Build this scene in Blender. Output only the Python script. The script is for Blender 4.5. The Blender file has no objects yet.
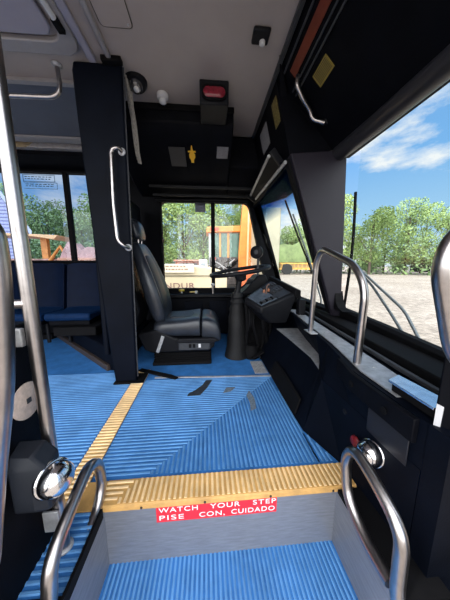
import bpy, bmesh, math, random
from mathutils import Vector, Matrix
random.seed(7)
R = math.radians
PI = math.pi
SC = bpy.context.scene
COL = SC.collection

# ------------------------------------------------------------------ camera
cam_d = bpy.data.cameras.new('camera'); cam = bpy.data.objects.new('camera', cam_d); COL.objects.link(cam)
cam.location = (0, 0, 0.9)
cam.rotation_euler = (R(90 - 9.2), 0, R(-4.7))
cam_d.sensor_fit = 'VERTICAL'; cam_d.sensor_height = 24.0; cam_d.lens = 24.0 * 216 / 600
cam_d.clip_start = 0.02; cam_d.clip_end = 600
SC.camera = cam

# ------------------------------------------------------------------ world, sun, exposure
W = bpy.data.worlds.new('sky'); SC.world = W; W.use_nodes = True
nt = W.node_tree; nt.nodes.clear()
def N(nt, t, **kw):
    n = nt.nodes.new(t)
    for k, v in kw.items():
        if k in n.inputs: n.inputs[k].default_value = v
        else: setattr(n, k, v)
    return n
def L(nt, a, b): nt.links.new(a, b)
def ramp(nt, stops, interp='LINEAR'):
    r = nt.nodes.new('ShaderNodeValToRGB'); e = r.color_ramp.elements; r.color_ramp.interpolation = interp
    while len(e) > 1: e.remove(e[-1])
    e[0].position = stops[0][0]; e[0].color = (*stops[0][1], 1)
    for p, c in stops[1:]:
        x = e.new(p); x.color = (*c, 1)
    return r
geo = N(nt, 'ShaderNodeTexCoord')
sep = N(nt, 'ShaderNodeSeparateXYZ'); L(nt, geo.outputs['Generated'], sep.inputs[0])
grad = ramp(nt, [(0.0, (.66, .82, .93)), (0.10, (.44, .70, .93)), (0.35, (.21, .48, .88)), (0.8, (.12, .32, .72))])
L(nt, sep.outputs['Z'], grad.inputs[0])
mp = N(nt, 'ShaderNodeMapping'); mp.inputs['Scale'].default_value = (1.0, 1.0, 2.6); mp.inputs['Location'].default_value = (0.35, 0.35, 0.25)
L(nt, geo.outputs['Generated'], mp.inputs[0])
no = N(nt, 'ShaderNodeTexNoise', Scale=2.6, Detail=9.0, Roughness=0.6); L(nt, mp.outputs[0], no.inputs['Vector'])
cr = ramp(nt, [(0.50, (0, 0, 0)), (0.62, (1, 1, 1))]); L(nt, no.outputs['Fac'], cr.inputs[0])
mx = N(nt, 'ShaderNodeMixRGB'); L(nt, cr.outputs[0], mx.inputs[0]); L(nt, grad.outputs[0], mx.inputs[1]); mx.inputs[2].default_value = (.93, .95, .98, 1)
# sky glow added on the door side, behind the camera, to brighten the interior
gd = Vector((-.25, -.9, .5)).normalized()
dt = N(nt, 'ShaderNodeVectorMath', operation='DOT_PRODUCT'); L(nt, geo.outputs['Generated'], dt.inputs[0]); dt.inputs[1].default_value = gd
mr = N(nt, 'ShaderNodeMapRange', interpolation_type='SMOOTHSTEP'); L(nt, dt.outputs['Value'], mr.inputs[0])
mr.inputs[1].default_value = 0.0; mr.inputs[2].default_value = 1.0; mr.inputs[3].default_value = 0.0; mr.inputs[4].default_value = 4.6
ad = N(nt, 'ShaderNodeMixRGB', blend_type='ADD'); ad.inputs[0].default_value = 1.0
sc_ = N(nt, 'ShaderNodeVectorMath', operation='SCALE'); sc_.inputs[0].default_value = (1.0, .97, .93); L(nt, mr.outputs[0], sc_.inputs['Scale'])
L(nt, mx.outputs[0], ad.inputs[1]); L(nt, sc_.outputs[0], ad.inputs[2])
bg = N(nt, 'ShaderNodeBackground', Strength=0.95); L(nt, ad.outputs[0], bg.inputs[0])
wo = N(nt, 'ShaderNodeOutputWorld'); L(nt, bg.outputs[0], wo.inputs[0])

sd = bpy.data.lights.new('sun', 'SUN'); sun = bpy.data.objects.new('sun', sd); COL.objects.link(sun)
sd.energy = 2.2; sd.angle = R(1.5); sd.color = (1.0, .95, .87)
sun.rotation_euler = Vector((-.75, -.32, 1.35)).to_track_quat('Z', 'Y').to_euler()

vs = SC.view_settings
vs.view_transform = 'Standard'; vs.look = 'None'; vs.gamma = 1; vs.use_curve_mapping = False
vs.exposure = 0.15

# ------------------------------------------------------------------ materials
MATS = {}
def mat(name, col, rough=.5, metal=0, noise=0, nscale=20, bump=0, bscale=60, col2=None, spec=.5, coat=0, emit=0, ecol=None, stretch=None, contrast=(.35, .65)):
    if name in MATS: return MATS[name]
    m = bpy.data.materials.new(name); m.use_nodes = True; t = m.node_tree
    b = t.nodes['Principled BSDF']
    b.inputs['Base Color'].default_value = (*col, 1); b.inputs['Roughness'].default_value = rough; b.inputs['Metallic'].default_value = metal
    b.inputs['Specular IOR Level'].default_value = spec; b.inputs['Coat Weight'].default_value = coat
    if emit:
        b.inputs['Emission Color'].default_value = (*(ecol or col), 1); b.inputs['Emission Strength'].default_value = emit
    tc = N(t, 'ShaderNodeTexCoord'); mpp = N(t, 'ShaderNodeMapping'); L(t, tc.outputs['Object'], mpp.inputs[0])
    if stretch: mpp.inputs['Scale'].default_value = stretch
    if noise or col2:
        n = N(t, 'ShaderNodeTexNoise', Scale=nscale, Detail=6.0, Roughness=.65); L(t, mpp.outputs[0], n.inputs['Vector'])
        c2 = col2 or tuple(max(0, c * (1 - noise)) for c in col)
        r = ramp(t, [(contrast[0], c2), (contrast[1], col)]); L(t, n.outputs['Fac'], r.inputs[0]); L(t, r.outputs[0], b.inputs['Base Color'])
    if bump:
        n2 = N(t, 'ShaderNodeTexNoise', Scale=bscale, Detail=5.0); L(t, mpp.outputs[0], n2.inputs['Vector'])
        bp = N(t, 'ShaderNodeBump', Strength=bump, Distance=.004); L(t, n2.outputs['Fac'], bp.inputs['Height']); L(t, bp.outputs[0], b.inputs['Normal'])
    MATS[name] = m
    return m
def glass_mat(name, tint=(1, 1, 1), gloss=.06, band=None):
    m = bpy.data.materials.new(name); m.use_nodes = True; t = m.node_tree; t.nodes.clear()
    o = N(t, 'ShaderNodeOutputMaterial'); tr = N(t, 'ShaderNodeBsdfTransparent'); gl = N(t, 'ShaderNodeBsdfGlossy', Roughness=.02); mi = N(t, 'ShaderNodeMixShader')
    tr.inputs[0].default_value = (*tint, 1); mi.inputs[0].default_value = gloss
    L(t, tr.outputs[0], mi.inputs[1]); L(t, gl.outputs[0], mi.inputs[2]); L(t, mi.outputs[0], o.inputs[0])
    if band:   # factory sunshade band along the top of the pane
        tc = N(t, 'ShaderNodeTexCoord'); s = N(t, 'ShaderNodeSeparateXYZ'); L(t, tc.outputs['Object'], s.inputs[0])
        mr = N(t, 'ShaderNodeMapRange'); L(t, s.outputs['Z'], mr.inputs[0]); mr.inputs[1].default_value = band[0]; mr.inputs[2].default_value = band[1]
        r = ramp(t, [(0, tint), (1, (.09, .22, .42))]); L(t, mr.outputs[0], r.inputs[0]); L(t, r.outputs[0], tr.inputs[0])
    MATS[name] = m
    return m
M_rib = mat('blue_rubber', (.040, .175, .47), .55, spec=.15, noise=.35, nscale=9, bump=.15, bscale=300, contrast=(.3, .6))
M_crest = mat('blue_rubber_worn_crest', (.12, .31, .62), .55, spec=.15, noise=.4, nscale=5, contrast=(.3, .6))
M_yel = mat('yellow_rubber', (.66, .38, .12), .55, noise=.35, nscale=12, bump=.1)
M_yel2 = mat('yellow_rubber_crest', (.95, .68, .36), .55, noise=.35, nscale=8)
M_steel = mat('brushed_steel', (.30, .31, .34), .42, .55, noise=.25, nscale=14, stretch=(1, 1, 8), bump=.05, bscale=150)
M_chrome = mat('polished_tube', (.46, .43, .42), .28, 1, noise=.2, nscale=30)
M_chrome2 = mat('mirror_chrome', (.75, .75, .76), .16, 1)
M_alu = mat('scuffed_aluminium', (.50, .51, .53), .5, .6, noise=.35, nscale=25, bump=.1)
M_black = mat('black_paint', (.0035, .004, .0065), .55, spec=.07, noise=.4, nscale=10, bump=.08, bscale=120)
M_navy = mat('navy_black_vinyl', (.0028, .0044, .0095), .55, spec=.07, noise=.4, nscale=6, bump=.15, bscale=150)
M_rubber = mat('black_rubber', (.005, .005, .006), .7, spec=.1, noise=.3, nscale=30)
M_plast = mat('dark_plastic', (.008, .0085, .011), .45, spec=.15, noise=.3, nscale=25)
M_greyplast = mat('grey_plastic', (.04, .043, .05), .5, spec=.4, noise=.3, nscale=40)
M_leather = mat('black_leather', (.024, .029, .040), .32, noise=.35, nscale=12, bump=.25, bscale=90)
M_leather2 = mat('grey_perforated_leather', (.03, .034, .042), .5, noise=.5, nscale=180, bump=.3, bscale=220)
M_ceil = mat('ceiling_laminate', (.36, .315, .295), .5, noise=.08, nscale=4)
M_ceil2 = mat('ceiling_panel_lilac', (.34, .33, .40), .5, noise=.08, nscale=4)
M_cove = mat('slate_cove_panel', (.07, .085, .13), .5, noise=.15, nscale=5)
M_trimg = mat('grey_trim', (.30, .29, .30), .45, noise=.1)
M_seat = mat('blue_seat_plastic', (.0018, .007, .026), .6, spec=.1, noise=.3, nscale=8)
M_seatb = mat('blue_seat_cushion', (.004, .022, .075), .65, spec=.1, noise=.3, nscale=30)
M_red = mat('red_sign', (.72, .02, .035), .4)
M_white = mat('white_print', (.85, .80, .80), .5)
M_redlens = mat('red_lens', (.24, .012, .03), .25, coat=.3, noise=.5, nscale=60)
M_redbut = mat('red_button', (.16, .008, .012), .35)
M_orange = mat('dark_orange_strip', (.17, .03, .012), .5, noise=.3, nscale=8)
M_stick = mat('yellow_sticker', (.26, .19, .03), .6, noise=.2)
M_ink = mat('dark_ink', (.04, .035, .02), .7)
M_gstick = mat('grey_sticker', (.20, .20, .22), .6, noise=.3, nscale=60)
M_ytag = mat('yellow_tag', (.85, .48, .03), .5)
M_cloth = mat('grey_strap_cloth', (.50, .47, .42), .85, noise=.6, nscale=30, stretch=(6, 6, 1))
M_disc = mat('pale_disc', (.62, .50, .43), .6, noise=.3, nscale=50)
M_label = mat('white_label', (.6, .6, .62), .6)
M_brown = mat('brown_kick_trim', (.045, .033, .028), .5, noise=.4)
M_tape = mat('dark_worn_tape', (.03, .04, .055), .7, noise=.6, nscale=60)
M_dirt = mat('dirt_patch', (.16, .21, .27), .9, noise=.5, nscale=60)
M_frost = mat('frosted_dome', (.55, .56, .58), .25, coat=.3)
M_lens = mat('amber_cove_lens', (.42, .33, .20), .4, noise=.3)
M_lens2 = mat('grey_cove_lens', (.40, .39, .40), .4, noise=.3)
G_clear = glass_mat('clear_glass', (.97, .99, .98), .02)
G_band = glass_mat('banded_windshield_glass', (.95, .98, .97), .02, band=(1.36, 1.50))
G_tint = glass_mat('tinted_side_glass', (.66, .74, .84), .015)

# ------------------------------------------------------------------ mesh helpers
class MB:
    def __init__(s): s.v = []; s.f = []; s.m = []
    def add(s, vs, fs, mi=0):
        o = len(s.v); s.v += [tuple(v) for v in vs]; s.f += [tuple(i + o for i in f) for f in fs]; s.m += [mi] * len(fs)
        return s
    def box(s, x0, x1, y0, y1, z0, z1, mi=0):
        return s.add([(x0,y0,z0),(x1,y0,z0),(x1,y1,z0),(x0,y1,z0),(x0,y0,z1),(x1,y0,z1),(x1,y1,z1),(x0,y1,z1)],
                     [(0,3,2,1),(4,5,6,7),(0,1,5,4),(1,2,6,5),(2,3,7,6),(3,0,4,7)], mi)
    def obox(s, c, size, rot, mi=0):     # oriented box, rot = Matrix or euler tuple
        from mathutils import Euler
        Rm = rot if isinstance(rot, Matrix) else Euler(rot).to_matrix()
        h = [a / 2 for a in size]; c = Vector(c)
        vs = [c + Rm @ Vector((sx*h[0], sy*h[1], sz*h[2])) for sz in (-1,1) for sx, sy in ((-1,-1),(1,-1),(1,1),(-1,1))]
        return s.add(vs, [(0,3,2,1),(4,5,6,7),(0,1,5,4),(1,2,6,5),(2,3,7,6),(3,0,4,7)], mi)
    def prism(s, poly, axis, a, b, mi=0):  # poly in the two other axes (in xyz order) extruded along axis
        n = len(poly)
        def P(p, t):
            if axis == 'x': return (t, p[0], p[1])
            if axis == 'y': return (p[0], t, p[1])
            return (p[0], p[1], t)
        vs = [P(p, a) for p in poly] + [P(p, b) for p in poly]
        fs = [tuple(range(n))[::-1], tuple(range(n, 2*n))] + [(i, (i+1) % n, (i+1) % n + n, i + n) for i in range(n)]
        return s.add(vs, fs, mi)
    def tube(s, pts, r, seg=14, closed=False, mi=0, r2=None):
        pts = [Vector(p) for p in pts]; n = len(pts); vs = []; fs = []
        prev = None
        for i, p in enumerate(pts):
            if closed: t = pts[(i+1) % n] - pts[i-1]
            else: t = (pts[min(i+1, n-1)] - pts[max(i-1, 0)])
            t.normalize()
            if prev is None:
                a = Vector((0,0,1)) if abs(t.z) < .9 else Vector((1,0,0)); u = t.cross(a).normalized()
            else:
                u = (prev - t * prev.dot(t)).normalized()
            prev = u; w = t.cross(u)
            rr = r if r2 is None else r + (r2 - r) * i / (n - 1)
            for k in range(seg):
                an = 2*PI*k/seg; vs.append(p + (u*math.cos(an) + w*math.sin(an)) * rr)
        m = n if closed else n - 1
        for i in range(m):
            j = (i+1) % n
            for k in range(seg):
                l = (k+1) % seg; fs.append((i*seg+k, i*seg+l, j*seg+l, j*seg+k))
        if not closed:
            fs.append(tuple(range(seg))[::-1]); fs.append(tuple(range((n-1)*seg, n*seg)))
        return s.add(vs, fs, mi)
    def lathe(s, prof, c, axis=(0,0,1), seg=28, mi=0):   # prof: (radius, height) list
        ax = Vector(axis).normalized(); a = Vector((0,0,1)) if abs(ax.z) < .9 else Vector((1,0,0))
        u = ax.cross(a).normalized(); w = ax.cross(u); c = Vector(c); vs = []; fs = []
        for r, h in prof:
            for k in range(seg):
                an = 2*PI*k/seg; vs.append(c + ax*h + (u*math.cos(an) + w*math.sin(an))*max(r, 1e-5))
        for i in range(len(prof)-1):
            for k in range(seg):
                l = (k+1) % seg; fs.append((i*seg+k, i*seg+l, (i+1)*seg+l, (i+1)*seg+k))
        fs.append(tuple(range(seg))[::-1]); fs.append(tuple(range((len(prof)-1)*seg, len(prof)*seg)))
        return s.add(vs, fs, mi)
    def loft(s, secs, mi=0, closed=True):     # list of equal-length rings
        n = len(secs[0]); vs = [p for r in secs for p in r]; fs = []
        for i in range(len(secs)-1):
            for k in range(n if closed else n-1):
                l = (k+1) % n; fs.append((i*n+k, i*n+l, (i+1)*n+l, (i+1)*n+k))
        if closed: fs.append(tuple(range(n))[::-1]); fs.append(tuple(range((len(secs)-1)*n, len(secs)*n)))
        return s.add(vs, fs, mi)
    def build(s, name, mats, parent=None, smooth=False, bevel=0, subsurf=0, loc=None, segs=2):
        me = bpy.data.meshes.new(name)
        o0 = Vector(loc) if loc is not None else Vector((0,0,0))
        me.from_pydata([tuple(Vector(v) - o0) for v in s.v], [], s.f)
        bm = bmesh.new(); bm.from_mesh(me); bmesh.ops.recalc_face_normals(bm, faces=bm.faces); bm.to_mesh(me); bm.free()
        for m in (mats if isinstance(mats, (list, tuple)) else [mats]): me.materials.append(m)
        for p, mi in zip(me.polygons, s.m): p.material_index = mi; p.use_smooth = smooth
        o = bpy.data.objects.new(name, me); COL.objects.link(o)
        if parent is not None:
            o.parent = parent
            pw = Vector(parent.location) if parent.parent is None else Vector((0,0,0))
            o.location = o0 - pw if parent.parent is None else o0
            if parent.parent is not None:
                acc = Vector((0,0,0)); q = parent
                while q: acc += Vector(q.location); q = q.parent
                o.location = o0 - acc
        else: o.location = o0
        if bevel:
            b = o.modifiers.new('bevel', 'BEVEL'); b.width = bevel; b.segments = segs; b.limit_method = 'ANGLE'; b.angle_limit = R(40)
            for p in me.polygons: p.use_smooth = True
            try: me.set_sharp_from_angle(angle=R(35))
            except Exception: pass
        elif smooth:
            try: me.set_sharp_from_angle(angle=R(42))
            except Exception: pass
        if subsurf:
            b = o.modifiers.new('sub', 'SUBSURF'); b.levels = subsurf; b.render_levels = subsurf
            for p in me.polygons: p.use_smooth = True
        return o
def fillet(pts, r, n=7):
    pts = [Vector(p) for p in pts]; out = [pts[0]]
    for i in range(1, len(pts)-1):
        a, b, c = pts[i-1], pts[i], pts[i+1]
        d1 = (a-b); d2 = (c-b); rr = min(r, d1.length*.49, d2.length*.49)
        p1 = b + d1.normalized()*rr; p2 = b + d2.normalized()*rr
        for k in range(n+1):
            t = k/n; out.append((1-t)**2*p1 + 2*t*(1-t)*b + t*t*p2)
    out.append(pts[-1]); return out
def tag(o, label=None, cat=None, group=None, kind=None):
    if label: o['label'] = label
    if cat: o['category'] = cat
    if group: o['group'] = group
    if kind: o['kind'] = kind
    return o
def empty(name, loc, label, cat, group=None):
    o = bpy.data.objects.new(name, None); COL.objects.link(o); o.location = loc; o.empty_display_size = .05
    return tag(o, label, cat, group)
def struct(o): o['kind'] = 'structure'; return o
def copy_tree(o, parent=None):
    c = o.copy(); COL.objects.link(c)
    if parent: c.parent = parent
    for ch in list(o.children): copy_tree(ch, c)
    return c
def rrect(x0, x1, z0, z1, r, n=5):
    out = []
    for cx, cz, a0 in ((x1-r, z1-r, 0), (x0+r, z1-r, 90), (x0+r, z0+r, 180), (x1-r, z0+r, 270)):
        for k in range(n+1):
            a = R(a0 + 90*k/n); out.append((cx + r*math.cos(a), cz + r*math.sin(a)))
    return out
def frame_mesh(mb, outer, inner, mapf, d0, d1, mi=0):   # ring between two equal-length loops; mapf(u,v,d)->xyz
    n = len(outer); vs = [mapf(*p, d0) for p in outer] + [mapf(*p, d0) for p in inner] + [mapf(*p, d1) for p in outer] + [mapf(*p, d1) for p in inner]
    fs = []
    for i in range(n):
        j = (i+1) % n
        fs += [(i, j, n+j, n+i), (2*n+i, 3*n+i, 3*n+j, 2*n+j), (i, 2*n+i, 2*n+j, j), (n+i, n+j, 3*n+j, 3*n+i)]
    return mb.add(vs, fs, mi)
def sqloop(x0, x1, z0, z1, ref, cx, cz):   # outer rectangle sampled at the same angles as ref
    out = []
    n = len(ref)//4
    for q, (ux, uz) in enumerate(((x1, z1), (x0, z1), (x0, z0), (x1, z0))):
        for k in range(n): out.append((ux, uz))
    return out
def ribs(mb, poly, direction, pitch, z, h, w, phase=0.0, mi=0):
    """raised ribs clipped to a convex polygon on the floor"""
    ax = 0 if direction == 'y' else 1       # coordinate that steps
    lo = min(p[ax] for p in poly); hi = max(p[ax] for p in poly)
    k = math.ceil((lo - phase)/pitch)
    while phase + k*pitch < hi:
        c = phase + k*pitch; xs = []
        for i in range(len(poly)):
            a, b = poly[i], poly[(i+1) % len(poly)]
            if (a[ax]-c)*(b[ax]-c) < 0:
                t = (c-a[ax])/(b[ax]-a[ax]); xs.append(a[1-ax] + t*(b[1-ax]-a[1-ax]))
        if len(xs) >= 2:
            s, e = min(xs), max(xs)
            if e - s > .01:
                vs = []
                for q in (s, e):
                    for off, zz in ((-w/2, z), (-w*.28, z+h), (w*.28, z+h), (w/2, z)):
                        vs.append((c+off, q, zz) if ax == 0 else (q, c+off, zz))
                mb.add(vs, [(0,1,5,4),(1,2,6,5),(2,3,7,6),(0,3,2,1),(4,5,6,7)], mi)
        k += 1
    return mb
def text_mesh(name, body, size, mtl, parent, matrix, ext=.0006, sx=1.0, spacing=1.0, width=None):
    cu = bpy.data.curves.new(name, 'FONT'); cu.body = body; cu.size = size; cu.extrude = ext; cu.align_x = 'CENTER'; cu.align_y = 'CENTER'; cu.space_character = spacing; cu.space_word = 1.6
    to = bpy.data.objects.new(name, cu); COL.objects.link(to)
    bpy.context.view_layer.update()
    me = bpy.data.meshes.new_from_object(to.evaluated_get(bpy.context.evaluated_depsgraph_get()))
    bpy.data.objects.remove(to)
    if width: xs_ = [v.co.x for v in me.vertices]; sx = width/(max(xs_)-min(xs_))
    me.transform(matrix @ Matrix.Diagonal((sx, 1, 1, 1)))
    me.materials.clear(); me.materials.append(mtl)
    o = bpy.data.objects.new(name, me); COL.objects.link(o)
    if parent:
        o.parent = parent; o.location = -Vector(parent.location)
    return o
def mtx(origin, xa, ya):
    xa = Vector(xa).normalized(); ya = Vector(ya).normalized(); za = xa.cross(ya)
    m = Matrix((xa, ya, za)).transposed().to_4x4(); m.translation = origin
    return m

# ================================================================== OUTSIDE GROUND
def gravel():
    m = bpy.data.materials.new('gravel_lot'); m.use_nodes = True; t = m.node_tree; b = t.nodes['Principled BSDF']
    tc = N(t, 'ShaderNodeTexCoord')
    n1 = N(t, 'ShaderNodeTexNoise', Scale=5.0, Detail=8.0, Roughness=.85); L(t, tc.outputs['Object'], n1.inputs['Vector'])
    n2 = N(t, 'ShaderNodeTexNoise', Scale=.25, Detail=4.0); L(t, tc.outputs['Object'], n2.inputs['Vector'])
    mxn = N(t, 'ShaderNodeMixRGB', blend_type='MULTIPLY'); mxn.inputs[0].default_value = 1
    r1 = ramp(t, [(.38, (.20, .165, .14)), (.5, (.38, .325, .28)), (.62, (.56, .49, .42))]); L(t, n1.outputs['Fac'], r1.inputs[0])
    r2 = ramp(t, [(.35, (.78, .76, .74)), (.65, (1, 1, 1))]); L(t, n2.outputs['Fac'], r2.inputs[0])
    L(t, r1.outputs[0], mxn.inputs[1]); L(t, r2.outputs[0], mxn.inputs[2]); L(t, mxn.outputs[0], b.inputs['Base Color'])
    b.inputs['Roughness'].default_value = .9
    bp = N(t, 'ShaderNodeBump', Strength=.6, Distance=.04); L(t, n1.outputs['Fac'], bp.inputs['Height']); L(t, bp.outputs[0], b.inputs['Normal'])
    return m
GZ = -.85
struct(MB().add([(-250,-250,GZ),(250,-250,GZ),(250,250,GZ),(-250,250,GZ)], [(0,1,2,3)]).build('ground', gravel()))

# ================================================================== BUS BODY: FLOOR AND STEPS
SX0, SX1, SY = -.40, .52, .71       # step well
f = MB()
f.box(-3.2, 1.0, .716, 2.8, -.05, 0); f.box(-3.2, SX0-.012, .45, .716, -.05, 0)
ribs(f, [(-3.2,.45),(-.60,.45),(-.60,1.77),(-3.2,1.77)], 'x', .021, 0, .0035, .011, 0, 1)
ribs(f, [(-.60,.45),(-.41,.45),(-.41,.70),(-.60,.70)], 'x', .021, 0, .0035, .011, 0, 1)
ribs(f, [(-.495,.83),(-.27,.83),(.50,1.60),(.50,1.62),(-.495,1.62)], 'x', .021, 0, .0035, .011, 0, 1)
ribs(f, [(-.27,.83),(.52,.83),(.51,1.1),(.50,1.60)], 'y', .021, 0, .0035, .011, 0, 1)
ribs(f, [(.50,.83),(.585,.83),(.52,1.0),(.50,1.0)], 'y', .021, 0, .0035, .011, 0, 1)
struct(f.build('floor', [M_rib, M_crest]))
y = MB()
y.prism([(.706,-.015),(.706,.004),(.712,.008),(.81,.008),(.81,.001),(.712,-.001),(.712,-.015)], 'x', -.42, .6, 0)
ribs(y, [(-.36,.715),(.595,.715),(.595,.808),(-.30,.808)], 'y', .021, .008, .0035, .011, .0105, 1)
ribs(y, [(-.42,.715),(-.37,.715),(-.31,.808),(-.42,.808)], 'x', .021, .008, .0035, .011, 0, 1)
struct(y.build('trim_1', [M_yel, M_yel2]))
y = MB(); y.box(-.59, -.50, .81, 1.80, .0005, .006); y.box(-.59, -.42, .70, .81, .0005, .006)
ribs(y, [(-.59,.70),(-.50,.70),(-.50,1.79),(-.59,1.79)], 'x', .021, .006, .0035, .011, 0, 1)
struct(y.build('trim_2', [M_yel, M_yel2]))
# step well
s = MB(); s.box(SX0, SX1, .713, .74, -.275, -.006); s.box(SX0, SX1, .41, .425, -.55, -.275)
struct(s.build('wall_step_riser', M_steel))
for nm, xa, xb in (('wall_step_left', SX0-.012, SX0), ('wall_step_right', SX1, SX1+.012)):
    struct(MB().box(xa, xb, .10, .74, -.60, -.003).build(nm, M_steel))
s = MB(); s.box(SX0, SX1, .40, .722, -.30, -.272)
ribs(s, [(SX0+.01,.405),(SX1-.01,.405),(SX1-.01,.715),(SX0+.01,.715)], 'y', .0175, -.272, .003, .009, 0, 1)
struct(s.build('floor_step_upper', [M_rib, M_crest]))
s = MB(); s.box(SX0, SX1, .08, .412, -.58, -.552)
ribs(s, [(SX0+.01,.085),(SX1-.01,.085),(SX1-.01,.405),(SX0+.01,.405)], 'y', .0235, -.552, .0035, .012, 0, 1)
struct(s.build('floor_step_lower', [M_rib, M_crest]))
s = MB(); s.box(SX0-.006, SX0+.003, .30, .70, -.03, .010); s.box(SX1-.004, .66, .40, .70, -.012, .004); s.box(-.66, SX0-.006, .25, .49, -.06, .004)
struct(s.build('trim_3', M_rubber))
# under-body
s = MB(); s.box(-3.2, SX0-.02, .3, 2.8, -.45, -.06); s.box(SX1+.02, 1.0, .3, 2.8, -.62, -.06); s.box(SX0-.02, SX1+.02, .76, 2.8, -.62, -.06)
struct(s.build('floor_chassis', M_black))
# floor details
o = MB().prism([(-.43,1.648),(.51,1.602),(.512,1.622),(-.43,1.668)], 'z', .001, .008).build('seam_bar', M_alu, bevel=.002)
tag(o, 'thin scuffed aluminium bar across the blue floor in front of the driver seat', 'floor bar')
o = MB().prism([(-.60,1.77),(-.57,1.80),(-.30,1.67),(-.24,1.625),(-.26,1.60),(-.34,1.64)], 'z', .009, .022).build('rubber_edge_strip', M_rubber, bevel=.003)
tag(o, 'black rubber strip lying on the floor from the yellow aisle line to the seat', 'rubber strip')
o = MB().prism([(-.15,1.385),(-.06,1.39),(-.01,1.48),(.03,1.585),(-.02,1.585),(-.045,1.52),(-.10,1.45),(-.14,1.42)], 'z', .0036, .0052).build('tape_patch', M_tape)
tag(o, 'dark crooked scrap of worn tape stuck on the blue ribbed floor', 'tape')
for k, poly in enumerate(([(.26,1.20),(.30,1.22),(.31,1.33),(.29,1.42),(.26,1.36),(.27,1.28)], [(.10,1.40),(.16,1.42),(.20,1.47),(.13,1.47)])):
    o = MB().prism(poly, 'z', .0036, .0044).build('dirt_patch', M_dirt)
    tag(o, ['long grey scuffed dirt patch on the ribs right of the floor centre', 'small grey dirt patch near the aluminium floor bar'][k], 'dirt')
o = MB(); o.box(.39, .50, 1.66, 1.885, .001, .008)
for i in range(8):
    for j in range(16): o.obox((.396+i*.013, 1.668+j*.0138, .0095), (.009,.0035,.003), (0,0,R(45 if (i+j)%2 else -45)))
tag(o.build('tread_plate', M_alu), 'small silver chequered metal plate on the floor beneath the pedals', 'metal plate')
# raised dark platform under the seats, with kick strip
o = MB().prism([(-1.86,2.78),(-.84,1.82),(-.74,1.80),(-.74,2.78)], 'z', .0, .20).build('wheel_box', M_navy, bevel=.01)
tag(o, 'low dark navy floor box behind the barrier panel, cut off diagonally', 'wheel box')
k = MB().prism([(-1.90,2.78),(-.86,1.80),(-.84,1.82),(-1.86,2.79)], 'z', .001, .055).build('kick_strip', M_brown, o, bevel=.004)
MB().box(-3.2, -1.9, 2.70, 2.79, .001, .06).build('kick_strip', M_rubber, o)

# ================================================================== STREET-SIDE WALL with windows
WY = 2.8
w = MB()
def wallbox(x0, x1, z0, z1): w.box(x0, x1, WY, WY+.06, z0, z1)
D = (-.56, .53, .585, 1.67)
SL = .25                          # the front jamb of the driver window leans with the windshield       # driver window opening
Pw = (-3.1, -1.02, .935, 1.95)    # passenger window opening
wallbox(-3.2, 1.05, -.62, D[2]); wallbox(-3.2, Pw[1], D[2], Pw[2]); wallbox(Pw[1], D[0], D[2], 2.2); wallbox(-3.2, Pw[1], Pw[3], 2.2)
wallbox(D[0], D[1], D[3], 2.2); wallbox(-3.2, Pw[0], Pw[2], Pw[3])
# front corner piece follows the raked windshield
w.prism([(D[1]+SL*(D[3]-D[2]), D[2]), (1.0, D[2]), (.63, 1.62), (D[1], D[3])], 'y', WY, WY+.06); w.prism([(D[1], D[3]), (.63, 1.62), (.60, 2.2), (D[1], 2.2)], 'y', WY, WY+.06)
struct(w.build('wall_street', M_black))
def window(name, x0, x1, z0, z1, r, mull, glass, y=WY, sl=0):
    e = bpy.data.objects.new(name, None); COL.objects.link(e); e.location = ((x0+x1)/2, y, z0); struct(e)
    mb = MB(); inner = rrect(x0+.02, x1-.02, z0+.02, z1-.02, r); outer = sqloop(x0, x1, z0, z1, inner, 0, 0)
    lean = lambda u, v: u + (sl*(z1-v) if u > (x0+x1)/2 else 0)
    frame_mesh(mb, outer, inner, lambda u, v, d: (lean(u, v), d, v), y-.03, y+.05)
    for m in mull: mb.box(m-.024, m+.024, y-.02, y+.035, z0+.02, z1-.02)
    mb.build('frame', M_rubber, e, bevel=.004)
    edges = [x0+.015] + list(mull) + [x1-.015]
    for a, b in zip(edges[:-1], edges[1:]):
        bl = b + (sl*(z1-z0-.015) if b > x1-.1 else 0); bt = b + (sl*.015 if b > x1-.1 else 0)
        MB().prism([(a, z0+.015), (bl, z0+.015), (bt, z1-.015), (a, z1-.015)], 'y', y+.012, y+.017).build('pane', glass, e)
    return e
w2 = window('window_2', *D, .06, [.08], G_clear, sl=SL)
w1 = window('window_1', *Pw, .02, [-2.42, -1.60], G_tint)
# sliding latch
MB().box(-.555, -.53, WY-.045, WY-.03, 1.05, 1.16).build('latch', M_plast, w2, bevel=.004)
# small decals on the glass
o = MB().box(-.135, -.01, WY+.004, WY+.010, 1.54, 1.655).build('window_sticker', mat('grey_window_sticker', (.13,.14,.19), .6, noise=.3, nscale=50))
tag(o, 'small square grey sticker at the top of the driver side window', 'sticker')
st = empty('glass_notice', (-1.85, WY+.008, 1.80), 'faint dark outlined notice printed on the passenger side window glass', 'notice')
mb = MB()
for (x0,x1,z0,z1) in ((-2.06,-1.72,1.905,1.91),(-2.06,-1.72,1.835,1.84),(-2.06,-2.055,1.835,1.91),(-1.725,-1.72,1.835,1.91),(-2.06,-1.70,1.825,1.829),(-2.06,-1.70,1.76,1.764),(-1.704,-1.70,1.76,1.829)):
    mb.box(x0,x1,WY+.006,WY+.009,z0,z1)
for r_ in range(4):
    zz = (1.888, 1.866, 1.81, 1.79)[r_]; x = -2.04
    while x < -1.76:
        l = random.uniform(.015,.045); mb.box(x, min(x+l,-1.74), WY+.006, WY+.009, zz-.005, zz+.003); x += l + .012
mb.build('printing', mat('grey_blue_print', (.10,.19,.28), .6), st)
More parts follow.
